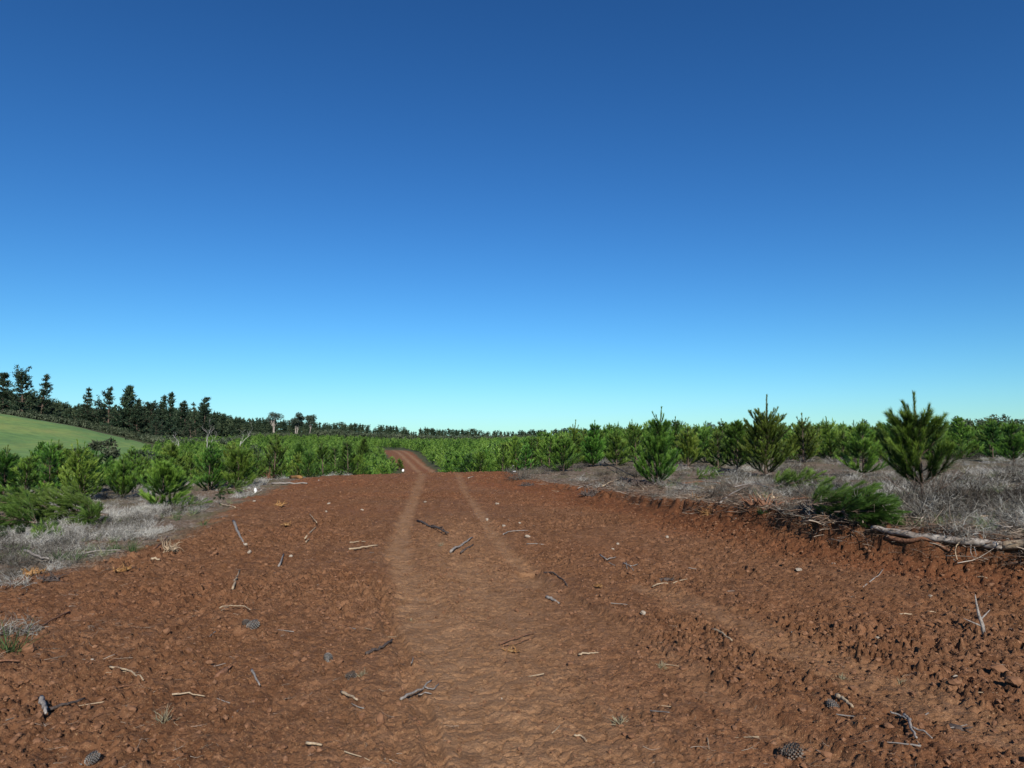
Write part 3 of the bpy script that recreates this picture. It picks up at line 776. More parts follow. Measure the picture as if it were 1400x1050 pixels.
# ------------------------------------------------------------------ far conifers and other skyline trees
def conifer_mb(H, seed, wid=.22, levels=16, style='tier', cl=.050, per=15, lowest=.03, lean=0.0, asym=0.0, mats=(0, 1)):
    global rng
    keep = rng; rng = np.random.default_rng(seed)
    wood, leaf = MB(), MB()
    tr = curve((0, 0, -.5), (lean, 0, 1), H + .4, 8, (0, 0, 0), .02)
    tube(wood, tr, np.linspace(.02 * H + .05, .015 * H * .2, 9), 5)
    for k in range(levels):
        u = lowest + (1 - lowest) * (k + rng.uniform(-.3, .3)) / levels
        u = min(max(u, .04), .985)
        i = u * 8; a = min(int(i), 7); p = tr[a] * (1 - i + a) + tr[a + 1] * (i - a)
        if style == 'tier': prof = (1 - u) ** 1.05 * (.55 + .7 * rng.random())
        elif style == 'dense': prof = min(1, 1.45 * (1 - u) ** .95) * (.85 + .25 * rng.random())
        elif style == 'flat': prof = (.35 + .65 * math.sin(3.0 * min(1, u * .95))) * (.6 + .5 * rng.random())
        else: prof = (.35 + .5 * (1 - u)) * (.3 + .9 * rng.random())
        nbr = 6 if style != 'spindly' else 4
        for j in range(nbr):
            az = rng.uniform(0, 6.28)
            L = max(wid * H * prof * (1.3 if u < .4 else 1) * rng.uniform(.65, 1.2) * (1 + asym * math.cos(az)), .03 * H)
            el = rng.uniform(-.18, .25) + .75 * u ** 1.5
            P = curve(p, (math.cos(az) * math.cos(el), math.sin(az) * math.cos(el), math.sin(el)), L, 4, (0, 0, .6 / max(L, .5)), .07)
            tube(wood, P, np.linspace(.006 * H, .002 * H, 5), 3, .5, 0, False)
            m = max(4, int(per * (L / (wid * H) + .25)))
            q, t, f = along(P, m / L, .18)
            n = len(q) * 4
            q = np.repeat(q, 4, 0) + rng.normal(size=(n, 3)) * cl * H * np.array([.40, .40, .17]); t = np.repeat(t, 4, 0)
            needles(leaf, q, norm(t * np.array([1, 1, .8]) + .35 * rng.normal(size=(n, 3))), cl * H * 1.15, cl * H * .40, np.clip(.42 + .25 * rng.normal(size=n), 0, 1), (.1, .9))
    tp_, tt_, _ = along(tr[-3:], 60 / (.25 * H), .1)
    needles(leaf, tp_, tt_, cl * H, cl * H * .35, np.full(len(tp_), .4), (.1, .8))
    rng = keep
    return wood, leaf

def place_px(px, D):
    x = (px - CX) / F * D
    return x, D, h1(x, D)

def skyline(name, px, D, ytop, label, cat, group, build, leafm='needle_far', bark='bark', rz=None, **kw):
    x, y, z = place_px(px, D)
    H = topz(ytop, y) - z
    w, l = build(H, **kw)
    e = empty(name, (x, y, z), rng.uniform(0, 6.28) if rz is None else rz)
    w.build('trunk', M[bark], e)
    if l is not None: l.build('crown', M[leafm], e)
    tag(e, label, cat, group)
    return e
GT = 'dark conifers on the ridge above the field'
for px, D, yt, lab, kw in [
    (4, 192, 510, 'tall narrow conifer cut by the picture edge above the field', dict(style='flat', wid=.20, seed=1, levels=13)),
    (31, 193, 510, 'tall ragged pine with a flat rounded top above the field', dict(style='flat', wid=.34, seed=2, levels=14)),
    (56, 194, 511, 'tiered dark conifer with layered boughs beside the rounded-top pine', dict(style='tier', wid=.40, seed=3, levels=13, asym=.3)),
    (118, 195, 530, 'lone slim tiered conifer above the middle of the field edge', dict(style='tier', wid=.34, seed=4, levels=13, cl=.05)),
    (149, 196, 529, 'lopsided conifer with long boughs all to one side', dict(style='tier', wid=.46, seed=5, levels=13, asym=.75)),
    (171, 192, 527, 'largest dense dark conifer with a pointed tip at the low end of the field', dict(style='dense', wid=.30, seed=6, levels=22, per=14)),
    (188, 190, 545, 'shoulder-high dense conifer pressed against the largest one', dict(style='dense', wid=.34, seed=7, levels=18, per=13)),
    (207, 194, 552, 'rounded dark tree between the largest conifer and the spindly ones', dict(style='flat', wid=.34, seed=8, levels=16, per=12)),
    (222, 198, 541, 'spindly half-bare conifer, left of a close pair', dict(style='spindly', wid=.20, seed=9, levels=18)),
    (232, 199, 536, 'tallest spindly half-bare conifer with a knotted top', dict(style='spindly', wid=.17, seed=10, levels=20)),
    (247, 201, 550, 'thin broken-topped spindly conifer in front of open sky', dict(style='spindly', wid=.18, seed=11, levels=16)),
    (254, 202, 548, 'slim knobbly column conifer beside the broken-topped one', dict(style='spindly', wid=.20, seed=12, levels=20, per=12)),
    (269, 204, 550, 'faint thin conifer with short level twigs', dict(style='tier', wid=.22, seed=13, levels=12, per=6)),
    (281, 205, 548, 'stout-topped conifer rising right of the faint thin one', dict(style='flat', wid=.24, seed=14, levels=15)),
    (292, 206, 562, 'small loose conifer lowest of the ridge row', dict(style='tier', wid=.28, seed=15, levels=11)),
    (215, 186, 570, 'olive dark tree standing before the spindly pair', dict(style='dense', wid=.46, seed=16, levels=16, per=14)),
    (262, 190, 574, 'broad dark tree at the foot of the thin conifers', dict(style='dense', wid=.55, seed=17, levels=14, per=14)),
]:
    skyline('ridge_conifer', px, D, yt, lab, 'conifer', GT, conifer_mb, **kw)

def broad_mb(H, seed, wid=.5, blobs=9, leafs=900, ls=.05, trunkh=.35, flat_=.8, lean=0, stems=1):
    global rng
    keep = rng; rng = np.random.default_rng(seed)
    wood, leaf = MB(), MB()
    C = []
    for s in range(stems):
        b0 = np.array([rng.normal(0, .05 * H * (stems > 1)), rng.normal(0, .05 * H * (stems > 1)), 0])
        tr = curve(b0 + (0, 0, -.4), (lean + rng.normal(0, .08), rng.normal(0, .08), 1), H * (trunkh + .2), 6, (0, 0, 0), .05)
        tube(wood, tr, np.linspace(.022 * H, .012 * H, 7), 6)
        for k in range(max(2, blobs // stems)):
            az = rng.uniform(0, 6.28); q = math.sqrt(rng.random()) * wid * H * .36
            c = np.array([tr[-1][0] + math.cos(az) * q, tr[-1][1] + math.sin(az) * q, H * (trunkh + .05 + (1 - trunkh - .17) * rng.random())])
            st = tr[rng.integers(3, 7)]
            P = np.stack([st * (1 - f) + c * f + np.array([0, 0, -.06 * H * math.sin(3.14 * f)]) for f in np.linspace(0, 1, 5)])
            tube(wood, P, np.linspace(.009 * H, .003 * H, 5), 4, .5, 0, False)
            C.append((c, H * rng.uniform(.10, .17)))
    n = leafs // len(C)
    for c, r in C:
        d = norm(rng.normal(size=(n, 3))) * (rng.random((n, 1)) ** .5) * np.array([1.1, 1.1, flat_])
        P = c + d * r
        needles(leaf, P, norm(d + np.array([0, 0, -.1]) + .6 * rng.normal(size=(n, 3))), ls * H, ls * H * .5, np.clip(.5 + .25 * rng.normal(size=n), 0, 1), (.2, 1.4))
    rng = keep
    return wood, leaf
GE = 'pale-trunked gum trees on the far rise'
skyline('gum_tree', 376, 268, 561, 'thin see-through gum tree of three wispy crowns on the far rise', 'gum tree', GE, broad_mb, 'euc', 'bark_pale', seed=31, wid=.62, blobs=6, leafs=1100, ls=.05, trunkh=.5, stems=3)
skyline('gum_tree', 407, 264, 561, 'gum tree with thick pale trunk and arching crown on the far rise', 'gum tree', GE, broad_mb, 'euc', 'bark_pale', seed=32, wid=.6, blobs=9, leafs=2200, ls=.055, trunkh=.45, stems=2)
skyline('gum_tree', 424, 266, 566, 'leaning gum tree right of the thick-trunked gum on the far rise', 'gum tree', GE, broad_mb, 'euc', 'bark_pale', seed=33, wid=.6, blobs=8, leafs=1900, ls=.055, trunkh=.42, lean=.12, stems=1)

def dead_mb(H, seed, spread=.5):
    global rng
    keep = rng; rng = np.random.default_rng(seed)
    w = MB()
    def limb(p, d, L, r, lvl):
        P = curve(p, d, L, 5, (0, 0, .3 / max(L, .3)), .14)
        tube(w, P, np.linspace(r, r * .45, 6), 5 if lvl < 2 else 3, .5, 0, False)
        if lvl < 4:
            for k in range(rng.integers(2, 4)):
                q = P[rng.integers(2, 6)]
                az = rng.uniform(0, 6.28); el = rng.uniform(.2, 1.1)
                dd = norm(P[-1] - P[0]) * .6 + spread * np.array([math.cos(az), math.sin(az), math.sin(el)])
                limb(q, dd, L * rng.uniform(.45, .75), r * .5, lvl + 1)
    limb(np.array([0, 0, -.2]), (rng.normal(0, .3), rng.normal(0, .1), 1), H * .5, .015 * H, 0)
    rng = keep
    return w, None
GD = 'bleached dead trees before the ridge'
skyline('dead_tree', 285, 120, 573, 'white bleached dead tree with a crooked forked trunk before dark conifers', 'dead tree', GD, dead_mb, bark='bark_dead', seed=4, spread=.9, rz=.4)
skyline('dead_tree', 327, 122, 577, 'grey leaning dead tree with thin bare branches right of the white one', 'dead tree', GD, dead_mb, bark='bark_dead', seed=7, spread=.8)
skyline('dead_tree', 247, 125, 580, 'faint bare dead tree left of the white bleached one', 'dead tree', GD, dead_mb, bark='bark_dead', seed=9, spread=.8)

def shrub_mb(H, seed, wid=1.3, leafs=900, ls=.10):
    return broad_mb(H, seed, wid, 10, leafs, ls, .12, .8, 0, 3)
GS = 'rounded shrubs below the field'
for px, D, yt, lab, s in [
    (130, 70, 596, 'dark spiky shrub standing up in front of the field', 41), (165, 74, 609, 'rounded dark shrub below the end of the field', 42),
    (190, 76, 610, 'wide dark shrub right of the rounded one below the field', 43), (175, 150, 597, 'small dark bush sitting in the field corner', 44),
    (198, 160, 599, 'bush at the tip of the field beside the conifers', 45), (350, 95, 606, 'grey-green shrub behind the pines left of the gums', 46)]:
    skyline('shrub', px, D, yt, lab, 'shrub', GS, shrub_mb, 'shrub', 'bark', seed=s)
GW = 'feathery trees behind the right-hand pines'
for px, D, yt, lab, s in [
    (925, 62, 576, 'feathery grey-green tree top behind the pine right of the bushy one', 51), (1312, 58, 568, 'feathery tree just right of the large wide pine', 52),
    (1335, 57, 567, 'dark feathery tree between two others beyond the brush', 53), (1362, 59, 563, 'tallest feathery tree at the back beyond the grey brush', 54),
    (1395, 60, 572, 'feathery tree cut by the picture edge at the back', 55), (1165, 60, 574, 'feathery tree top behind the broad medium pine', 56), (965, 66, 578, 'thin feathery tree top above the feathery pine', 57)]:
    skyline('feathery_tree', px, D, yt, lab, 'tree', GW, lambda H, seed: broad_mb(H, seed, .85, 12, 1500, .075, .25, 1.0, 0, 2), 'shrub', 'bark', seed=s)

# the woods behind, read as one mass
def wood_band():
    protos = []
    for k, st in enumerate(('dense', 'tier', 'flat', 'dense', 'spindly')):
        w, l = conifer_mb(1.0, 70 + k, wid=[.26, .30, .34, .34, .16][k], levels=11, style=st, cl=.085, per=5)
        V, T, f3, f4, m3, m4 = l.arrays(); protos.append((V, T, f3, f4, m3, m4))
    P, S, tt = [], [], []
    top = lambda px: np.interp(px, [-100, 0, 60, 75, 90, 110, 140, 200, 260, 300, 330, 360, 380, 440, 450, 470, 500, 508, 515, 545, 568, 578, 600, 640, 665, 700, 740, 800, 900, 1000],
        [538, 538, 546, 549, 553, 555, 559, 557, 561, 566, 573, 575, 576, 580, 584, 579, 582, 590, 584, 585, 594, 586, 588, 590, 592, 593, 590, 588, 588, 592])
    for px in np.arange(-60, 1000, 3.0):
        for rep in range(3):
            p = px + rng.uniform(-2, 2)
            D = np.interp(p, [-60, 200, 300, 350, 1000], [200, 206, 220, 285, 330]) + rng.uniform(0, 30) + rep * 8
            x, y, z = place_px(p, D)
            t = topz(top(p) - 5.0 + abs(rng.normal(0, 4.2)) + (4 + 6 * rng.random()) * (rep == 0), y)
            H = max(t - z, 2.0)
            P.append((x, y, z - .3)); S.append(H + .3); tt.append(rng.normal(0, .16) + (.22 if rep == 0 else 0))
    # low scrub along the foot of the wood
    P = np.array(P); S = np.array(S)
    a = scatter_merge(protos, rng.integers(0, 5, len(P)), P, rng.uniform(0, 6.28, len(P)), S, np.array(tt), .03)
    stuff('distant_woods', a, M['needle_far'], 'dark wood closing the horizon as one unbroken treeline', 'woods')
    P, S = [], []
    w, l = broad_mb(1.0, 90, 1.2, 9, 170, .2, .1, .8, 0, 2); sp = [l.arrays()]
    for px in np.arange(-60, 760, 1.7):
        for _ in range(2):
            p = px + rng.uniform(-1, 1)
            D = np.interp(p, [-60, 120, 200, 230, 300, 350, 800], [187, 188, 184, 150, 150, 262, 268]) + rng.uniform(0, 6)
            x, y, z = place_px(p, D)
            P.append((x, y, z - .2)); S.append(rng.uniform(1.6, 3.4) * (1.5 if p > 430 else 1))
    P = np.array(P); S = np.array(S)
    a = scatter_merge(sp, np.zeros(len(P), int), P, rng.uniform(0, 6.28, len(P)), S, rng.normal(.22, .25, len(P)))
    stuff('scrub_edge', a, M['shrub'], 'grey-green scrub along the foot of the far trees', 'scrub')
wood_band()

# ------------------------------------------------------------------ dead grey brush, twig litter, grass
def brush_proto(seed, stems=46, h=1.0):
    global rng
    keep = rng; rng = np.random.default_rng(seed)
    mb = MB()
    for s in range(stems):
        az = rng.uniform(0, 6.28); el = rng.uniform(.05, 1.4)
        b = np.array([rng.normal(0, .30), rng.normal(0, .30), -.05])
        P = curve(b, (math.cos(az) * math.cos(el), math.sin(az) * math.cos(el), math.sin(el)), h * rng.uniform(.3, .95), 4, (rng.normal(0, 1.1), rng.normal(0, 1.1), .1), .2)
        Q = [P]
        for k in range(5):
            i = rng.integers(1, 4)
            Q.append(curve(P[i], norm(P[i + 1] - P[i]) + 1.1 * rng.normal(size=3), h * rng.uniform(.10, .32), 2, (0, 0, .3), .2))
        tn = rng.uniform(.15, .95)
        for q in Q:
            n = len(q); t = norm(np.gradient(q, axis=0)); sd = norm(np.cross(t, rng.normal(size=3)))
            w = np.linspace(.0085, .003, n)[:, None] * (1 if q is P else .7)
            V = np.concatenate([q - sd * w, q + sd * w])
            f4 = [(i, i + 1, n + i + 1, n + i) for i in range(n - 1)]
            mb.add(V, None, f4, tn)
    rng = keep
    return mb.arrays()
BR = [brush_proto(400 + k, 58) for k in range(7)]

def spots(n, pxr, Dr, cond):
    px = rng.uniform(*pxr, n); D = 1 / rng.uniform(1 / Dr[1], 1 / Dr[0], n)
    x = (px - CX) / F * D; y = D
    dl, dr = edges(x, y)
    k = cond(x, y, dl, dr, px)
    return x[k], y[k]
def brush(name, n, pxr, Dr, cond, size, label, add=0.0):
    x, y = spots(n, pxr, Dr, cond)
    S = rng.uniform(*size, len(x)) * (.45 + 1.0 * vnoise(x * .7, y * .7, 301))
    a = scatter_merge(BR, rng.integers(0, 7, len(x)), np.stack([x, y, base_height(x, y)], 1), rng.uniform(0, 6.28, len(x)), S, rng.normal(add, .22, len(x)) + .9 * fbm(x * .8, y * .8, 303, 3), .35)
    stuff(name, a, M['brush'], label, 'brush')
patchy = lambda x, y, s, f=.45: vnoise(x * f, y * f, s)
brush('dead_brush', 2500, (690, 1480), (7.0, 44), lambda x, y, dl, dr, px: (dr > .22) & (patchy(x, y, 305, .9) > .36) & (rng.random(len(x)) < np.clip(.25 + dr / 2.5, 0, 1)), (.12, .50), 'grey dead brush covering the level ground right of the track', -.13)
brush('dead_brush', 3600, (-60, 560), (7.5, 36), lambda x, y, dl, dr, px: (dl < -.6) & (patchy(x, y, 306, .9) > .37) & ((y > 11) | (rng.random(len(x)) < .45)), (.10, .34), 'pale grey dead brush between the soil and the left-hand pines', .18)

def stick_proto(seed):
    global rng
    keep = rng; rng = np.random.default_rng(seed)
    mb = MB()
    P = curve((-.5, 0, .02), (1, rng.normal(0, .2), rng.normal(0, .1)), 1, 6, (0, rng.normal(0, .9), 0), .17)
    tube(mb, P, np.linspace(.013, .002, 7), 4, .5, 0, True, .4)
    for k in range(rng.integers(0, 4)):
        q = P[rng.integers(1, 4)]
        tube(mb, curve(q, (1, rng.normal(0, 1), rng.normal(0, .4)), .35, 2, (0, 0, 0), .1), (.008, .006, .003), 3, .5)
    rng = keep
    return mb.arrays()
ST = [stick_proto(450 + k) for k in range(7)]
def litter(name, n, pxr, Dr, cond, size, label, add=0.0):
    x, y = spots(n, pxr, Dr, cond)
    S = size[0] + (size[1] - size[0]) * rng.random(len(x)) ** 2.5
    z = surf(x, y)
    a = scatter_merge(ST, rng.integers(0, 7, len(x)), np.stack([x, y, z + .004 + .05 * S * rng.random(len(x))], 1), rng.uniform(0, 6.28, len(x)), S, rng.normal(add, .28, len(x)), .0)
    stuff(name, a, M['litter'], label, 'litter')
litter('branch_litter', 52000, (690, 1480), (6.6, 26), lambda x, y, dl, dr, px: (dr > -.05) & (dr < 3.2) & (rng.random(len(x)) < np.exp(-dr * .5)), (.05, .55), 'brown and grey stick litter heaped along the top of the cut bank')
litter('branch_litter', 14000, (-60, 560), (5.0, 29), lambda x, y, dl, dr, px: (dl < 1.5) & (dl > -4.5) & (rng.random(len(x)) < np.where(dl > .3, .10, np.exp(-np.abs(dl) * .35))), (.03, .26), 'sticks and bark litter along the left edge of the soil')
litter('slash_pile', 9000, (800, 1180), (8, 22), lambda x, y, dl, dr, px: (dr > .05) & (dr < 1.9) & (patchy(x, y, 330, .9) > .42), (.12, .75), 'heaped brown slash of broken branches between the pines and the bank edge', -.12)
litter('wood_crumbs', 7000, (-60, 1480), (2.6, 26), lambda x, y, dl, dr, px: (dl > .1) & (dr < -.1) & (patchy(x, y, 310, .8) > rng.uniform(.2, .9, len(x))), (.015, .11), 'tiny splinters and rootlets sprinkled over the red soil', .1)

def tuft_mb(seed, n=60, h=.25, spread=.9, w=.005, t=(.1, .6)):
    global rng
    keep = rng; rng = np.random.default_rng(seed)
    mb = MB()
    for k in range(n):
        az = rng.uniform(0, 6.28); el = rng.uniform(.35, 1.5)
        P = curve((rng.normal(0, .12 * h), rng.normal(0, .12 * h), -.01), (spread * math.cos(az) * math.cos(el), spread * math.sin(az) * math.cos(el), math.sin(el)), h * rng.uniform(.5, 1.1), 3, (0, 0, -1.2 / h * .25), .06)
        sd = norm(np.cross(P[-1] - P[0], rng.normal(size=3)))
        ww = np.array([w, w * .8, w * .5, .0006])[:, None]
        mb.add(np.concatenate([P - sd * ww, P + sd * ww]), None, [(i, i + 1, 5 + i, 4 + i) for i in range(3)], rng.uniform(*t))
    rng = keep
    return mb
# low green weeds among the brush
x, y = spots(2200, (-60, 1480), (6, 40), lambda x, y, dl, dr, px: ((dl < -.3) | (dr > .6)) & (patchy(x, y, 320, .7) > .58))
pr = [tuft_mb(500 + k, 26, 1.0, 1.0, .02, (.0, .7)).arrays() for k in range(4)]
a = scatter_merge(pr, rng.integers(0, 4, len(x)), np.stack([x, y, base_height(x, y)], 1), rng.uniform(0, 6.28, len(x)), rng.uniform(.10, .22, len(x)), rng.normal(.15, .2, len(x)))
stuff('weeds', a, M['grassblade'], 'thin green weeds and grass growing through the dead brush', 'weeds')

GF = 'grass tufts on and beside the soil'
for px, py, h, mt, lab in [
    (181, 756, .20, 'grassblade', 'fresh green grass tuft on the left edge of the soil'), (563, 843, .05, 'straw', 'small pale dry tuft in the middle of the smooth wheel track'),
    (848, 988, .07, 'straw', 'small dry tuft in rough soil beyond the smooth foreground patch'), (495, 926, .07, 'straw', 'flattened dry tuft beside the round pine cone'),
    (224, 988, .11, 'straw', 'dry grass clump half buried near the lower left corner'), (10, 892, .26, 'grassblade', 'green and grey grass tuft at the picture edge left of the soil'),
    (603, 746, .10, 'straw', 'withered tuft lying between the two dark sticks in the track'), (1230, 925, .06, 'straw', 'thin dry tuft beside the smooth band on the right'),
    (905, 905, .06, 'straw', 'straw tuft on the ridge beside the tread-marked rut'), (690, 719, .07, 'straw', 'pale dry tuft beside the right wheel track'),
    (95, 695, .16, 'grassblade', 'green weed clump below the felled pine on the left'), (1040, 702, .14, 'grassblade', 'pale green grass patch at the foot of the root stump'),
    (45, 758, .13, 'grassblade', 'green sprig above the golden split stump'), (1150, 925, .06, 'straw', 'straw wisp above the grey pine cone')]:
    x, y = at(px, py)
    o = tuft_mb(int(px * 7 + py), 70, h, 1.1, .0035).build('grass_tuft', M[mt]); o.location = (x, y, float(surf(x, y)[0]) - .01)
    tag(o, lab, 'grass tuft', GF)

# ------------------------------------------------------------------ single sticks, roots, logs
def lay(pts, r, lift=0.0, sub=4):
    """pixel polyline -> a 3-D polyline resting on the soil"""
    W = np.array([at(px, py) for px, py in pts])
    Q = []
    for a, b in zip(W[:-1], W[1:]):
        for f in np.linspace(0, 1, sub, endpoint=False): Q.append(a * (1 - f) + b * f)
    Q.append(W[-1]); Q = np.array(Q)
    z = surf(Q[:, 0], Q[:, 1])
    L = np.linspace(z[0], z[-1], len(z)); z = np.maximum(.75 * z + .25 * L, L) if len(z) > 2 else z
    z = np.convolve(np.pad(z, 1, 'edge'), [.25, .5, .25], 'valid')
    return np.column_stack([Q, z + r * .8 + lift + .008])

def stick(name, polys, r, mat, label, group='loose sticks on the red soil', cat='stick', taper=.55, lump=.25, lift=0.0, wob=.3):
    mb = MB(); cen = None
    for i, pts in enumerate(polys):
        P = lay(pts, r, lift)
        P[1:-1] += rng.normal(size=(len(P) - 2, 3)) * r * wob
        if cen is None: cen = P[0].copy()
        rr = r * (1 if i == 0 else .6)
        tube(mb, P - cen, np.linspace(rr, rr * taper, len(P)), 6, .5, 0, True, lump)
    o = mb.build(name, M[mat]); o.location = cen
    return tag(o, label, cat, group)
S = stick
S('stick', [[(571, 714), (590, 723), (613, 733)], [(590, 722), (604, 724), (611, 731)]], .022, 'w_dark', 'thick dark forked stick lying between the two wheel tracks')
S('stick', [[(616, 756), (630, 747), (646, 736)]], .018, 'w_grey', 'straight grey stick between the tracks, just below the dark forked one')
S('stick', [[(630, 755), (647, 747)]], .016, 'w_dark', 'short black stick beside the straight grey one')
S('stick', [[(477, 753), (496, 751), (516, 748)]], .016, 'w_pale', 'pale straight stick lying level left of the wheel track')
S('stick', [[(478, 744), (500, 742)]], .009, 'w_pale', 'thin pale stick just above the pale straight one')
S('stick', [[(319, 714), (324, 726), (334, 743)]], .026, 'w_grey', 'thick weathered stake with a pale end near the left soil edge')
S('stick', [[(417, 738), (434, 718)], [(433, 719), (427, 710), (423, 705)]], .016, 'w_pale', 'bent pale stick with a kinked upper end left of the tracks')
S('stick', [[(418, 744), (423, 740)]], .012, 'w_pale', 'short pale chip below the bent pale stick')
S('stick', [[(381, 776), (388, 758)]], .013, 'w_grey', 'thin dark-shadowed stick standing out left of the bent pale stick')
S('stick', [[(318, 807), (323, 795), (327, 783)]], .014, 'w_pale', 'pale stick pointing away, below the weathered stake')
S('root', [[(150, 915), (172, 917), (186, 924), (196, 932)]], .008, 'w_pale', 'thin curved pale root in the left foreground soil', 'roots in the soil', 'root')
S('stick', [[(56, 965), (60, 975), (62, 986)]], .016, 'w_grey', 'short upright grey stick in the lower left soil', lift=.02)
S('stick', [[(64, 978), (92, 968), (116, 957)]], .011, 'w_dark', 'long dark branch touching the short grey stick at lower left')
S('stick', [[(235, 953), (258, 950), (280, 951)]], .006, 'w_pale', 'fine pale twig lying level in the left foreground')
S('stick', [[(344, 919), (349, 930), (355, 941)]], .009, 'w_grey', 'short grey stick right of the flat wood slab')
S('root', [[(500, 897), (512, 892), (526, 885), (536, 873)]], .014, 'w_dark', 'thick dark curved root left of the smooth foreground patch', 'roots in the soil', 'root')
S('branch', [[(548, 960), (566, 946), (578, 938), (590, 924)], [(572, 942), (590, 945)], [(580, 937), (592, 941), (600, 930)]], .009, 'w_grey', 'grey branched twig at the edge of the smooth foreground', 'branched twigs')
S('stick', [[(467, 947), (478, 953), (489, 961)]], .010, 'w_pale', 'pale stick lying below the round pine cone')
S('stick', [[(419, 1020), (440, 1023)]], .009, 'w_pale', 'short straight pale stick at the bottom edge')
S('root', [[(744, 782), (760, 787), (770, 794), (776, 803)]], .010, 'w_dark', 'curved dark root where the right wheel track ends', 'roots in the soil', 'root')
S('stick', [[(747, 817), (758, 820), (769, 824)]], .017, 'w_grey', 'stubby grey stick beside the curved dark root')
S('stick', [[(892, 799), (918, 799), (940, 795)]], .008, 'w_pale', 'long thin pale stick on the right half of the soil')
S('stick', [[(791, 891), (804, 892), (818, 892)]], .008, 'w_pale', 'small pale stick lying level in the smooth foreground')
S('stick', [[(683, 881), (706, 872), (730, 867)], [(690, 882), (712, 878), (732, 872)]], .007, 'w_red', 'pair of joined reddish twigs in the smooth foreground')
S('stick', [[(974, 860), (987, 868), (1001, 878)]], .011, 'w_pale', 'pale stick on the smooth band right of the rut')
S('stick', [[(1229, 839), (1247, 840)]], .009, 'w_pale', 'small pale stick in the rough soil left of the splintered stub')
S('stick', [[(1268, 838), (1280, 839)]], .007, 'w_pale', 'tiny pale stick just left of the splintered stub')
S('stick', [[(1144, 956), (1155, 962), (1166, 970)]], .014, 'w_pale', 'pale broken stick touching the grey pine cone')
S('root', [[(1236, 984), (1243, 992), (1246, 1006), (1254, 1018)], [(1218, 982), (1230, 986), (1243, 992)], [(1246, 1004), (1262, 1010), (1275, 1016)]], .010, 'w_grey', 'tangled grey root with several arms in the lower right soil', 'roots in the soil', 'root', lift=.01)
S('stick', [[(-6, 909), (12, 908), (28, 907)]], .009, 'w_red', 'thin reddish stick at the picture edge below the green tuft')
S('stick', [[(785, 1003), (795, 1005), (802, 1012)]], .006, 'w_pale', 'thin bent straw-coloured stick at the bottom of the smooth patch')
S('stick', [[(720, 743), (745, 745)]], .010, 'w_grey', 'faint grey stick right of the right wheel track')
S('stick', [[(688, 732), (695, 728), (722, 726)]], .010, 'w_grey', 'thin dark grey stick beside the pale dry tuft')
S('branch', [[(820, 760), (830, 768), (842, 764)], [(830, 768), (846, 774)]], .010, 'w_grey', 'small grey forked twig on the rough soil right of the tracks', 'branched twigs')
S('branch', [[(852, 770), (862, 775), (872, 770)], [(860, 775), (866, 781)], [(856, 768), (858, 778)]], .009, 'w_grey', 'knotted grey twig cluster behind the long thin pale stick', 'branched twigs')
S('branch', [[(300, 840), (315, 835), (335, 837), (342, 842)], [(312, 836), (302, 842)]], .006, 'w_pale', 'arched dry bracken stem above the grey cone on the left', 'branched twigs', lift=.03)
S('stick', [[(620, 752), (605, 758)]], .006, 'w_red', 'thin red-brown twig below the straight grey stick')
S('stick', [[(1335, 790), (1350, 793)]], .008, 'w_pale', 'pale twig at the foot of the cut bank near the hanging root')
S('stick', [[(1180, 800), (1200, 790), (1208, 783)]], .007, 'w_grey', 'thin grey twig on the slope below the log')
S('root', [[(640, 640 + 14), (648, 652)]], .02, 'stone', 'whitish piece of root on the crest of the track', 'roots in the soil', 'root')
# bank top
def chunk(px, py, L, w, h, az, mat, seed, label, name):
    x, y = at(px, py); k = y / F
    V, f3 = blob(seed, 2, 1, 1, 1, .25)
    V = np.sign(V) * np.abs(V) ** .72 * np.array([L, w, h]) * k / 2
    V[:, 2] += .15 * V[:, 0] * rng.normal()
    mb = MB(); mb.add(V, f3, None, .5)
    for i in range(5):
        b = np.array([L * .42, rng.uniform(-.3, .3) * w, rng.uniform(-.2, .3) * h]) * k
        tube(mb, np.array([b * .7, b + np.array([L * .2, rng.normal(0, w * .15), rng.normal(0, h * .15)]) * k]), (.1 * h * k, .02 * h * k), 4, .5)
    o = mb.build(name, M[mat]); o.location = (x, y, float(surf(x, y)[0]) + h * k * .3); o.rotation_euler = (0, rng.normal(0, .15), az)
    tag(o, label, 'wood chunk', 'wood chunks')
chunk(305, 921, 30, 13, 11, 1.25, 'w_red', 821, 'flat brown slab of wood in the left foreground', 'wood_slab')
chunk(906, 794, 26, 10, 9, -.3, 'w_dark', 822, 'brown curl of bark behind the long thin pale stick', 'bark_piece')
chunk(1308, 992, 30, 12, 12, -.9, 'w_dark', 823, 'black chunk of wood in the lower right corner', 'wood_chunk')
GB = 'fallen branches on the cut bank'
S('branch', [[(914, 660), (938, 667), (962, 673)]], .020, 'w_grey', 'long grey pole lying right of the bushy bank pine', GB, 'branch', lift=.03)
S('branch', [[(930, 664), (958, 661), (985, 663)]], .022, 'w_red', 'reddish brown branch behind the long grey pole', GB, 'branch', lift=.03)
S('branch', [[(950, 675), (976, 676)]], .018, 'w_dark', 'short dark branch below the long grey pole', GB, 'branch', lift=.02)
S('branch', [[(826, 637), (845, 647), (866, 658)]], .024, 'w_dark', 'charred black pole slanting into the shade of the bushy pine', GB, 'branch', lift=.12)
S('branch', [[(824, 668), (840, 660), (858, 652)]], .018, 'w_pale', 'pale slanting branch left of the bushy pine', GB, 'branch', lift=.04)
S('branch', [[(790, 672), (808, 664), (824, 660)]], .015, 'w_grey', 'grey branch beside the dark root ball', GB, 'branch', lift=.03)
S('branch', [[(880, 672), (872, 664)]], .014, 'w_pale', 'pale stub leaning under the bushy pine', GB, 'branch', lift=.03)
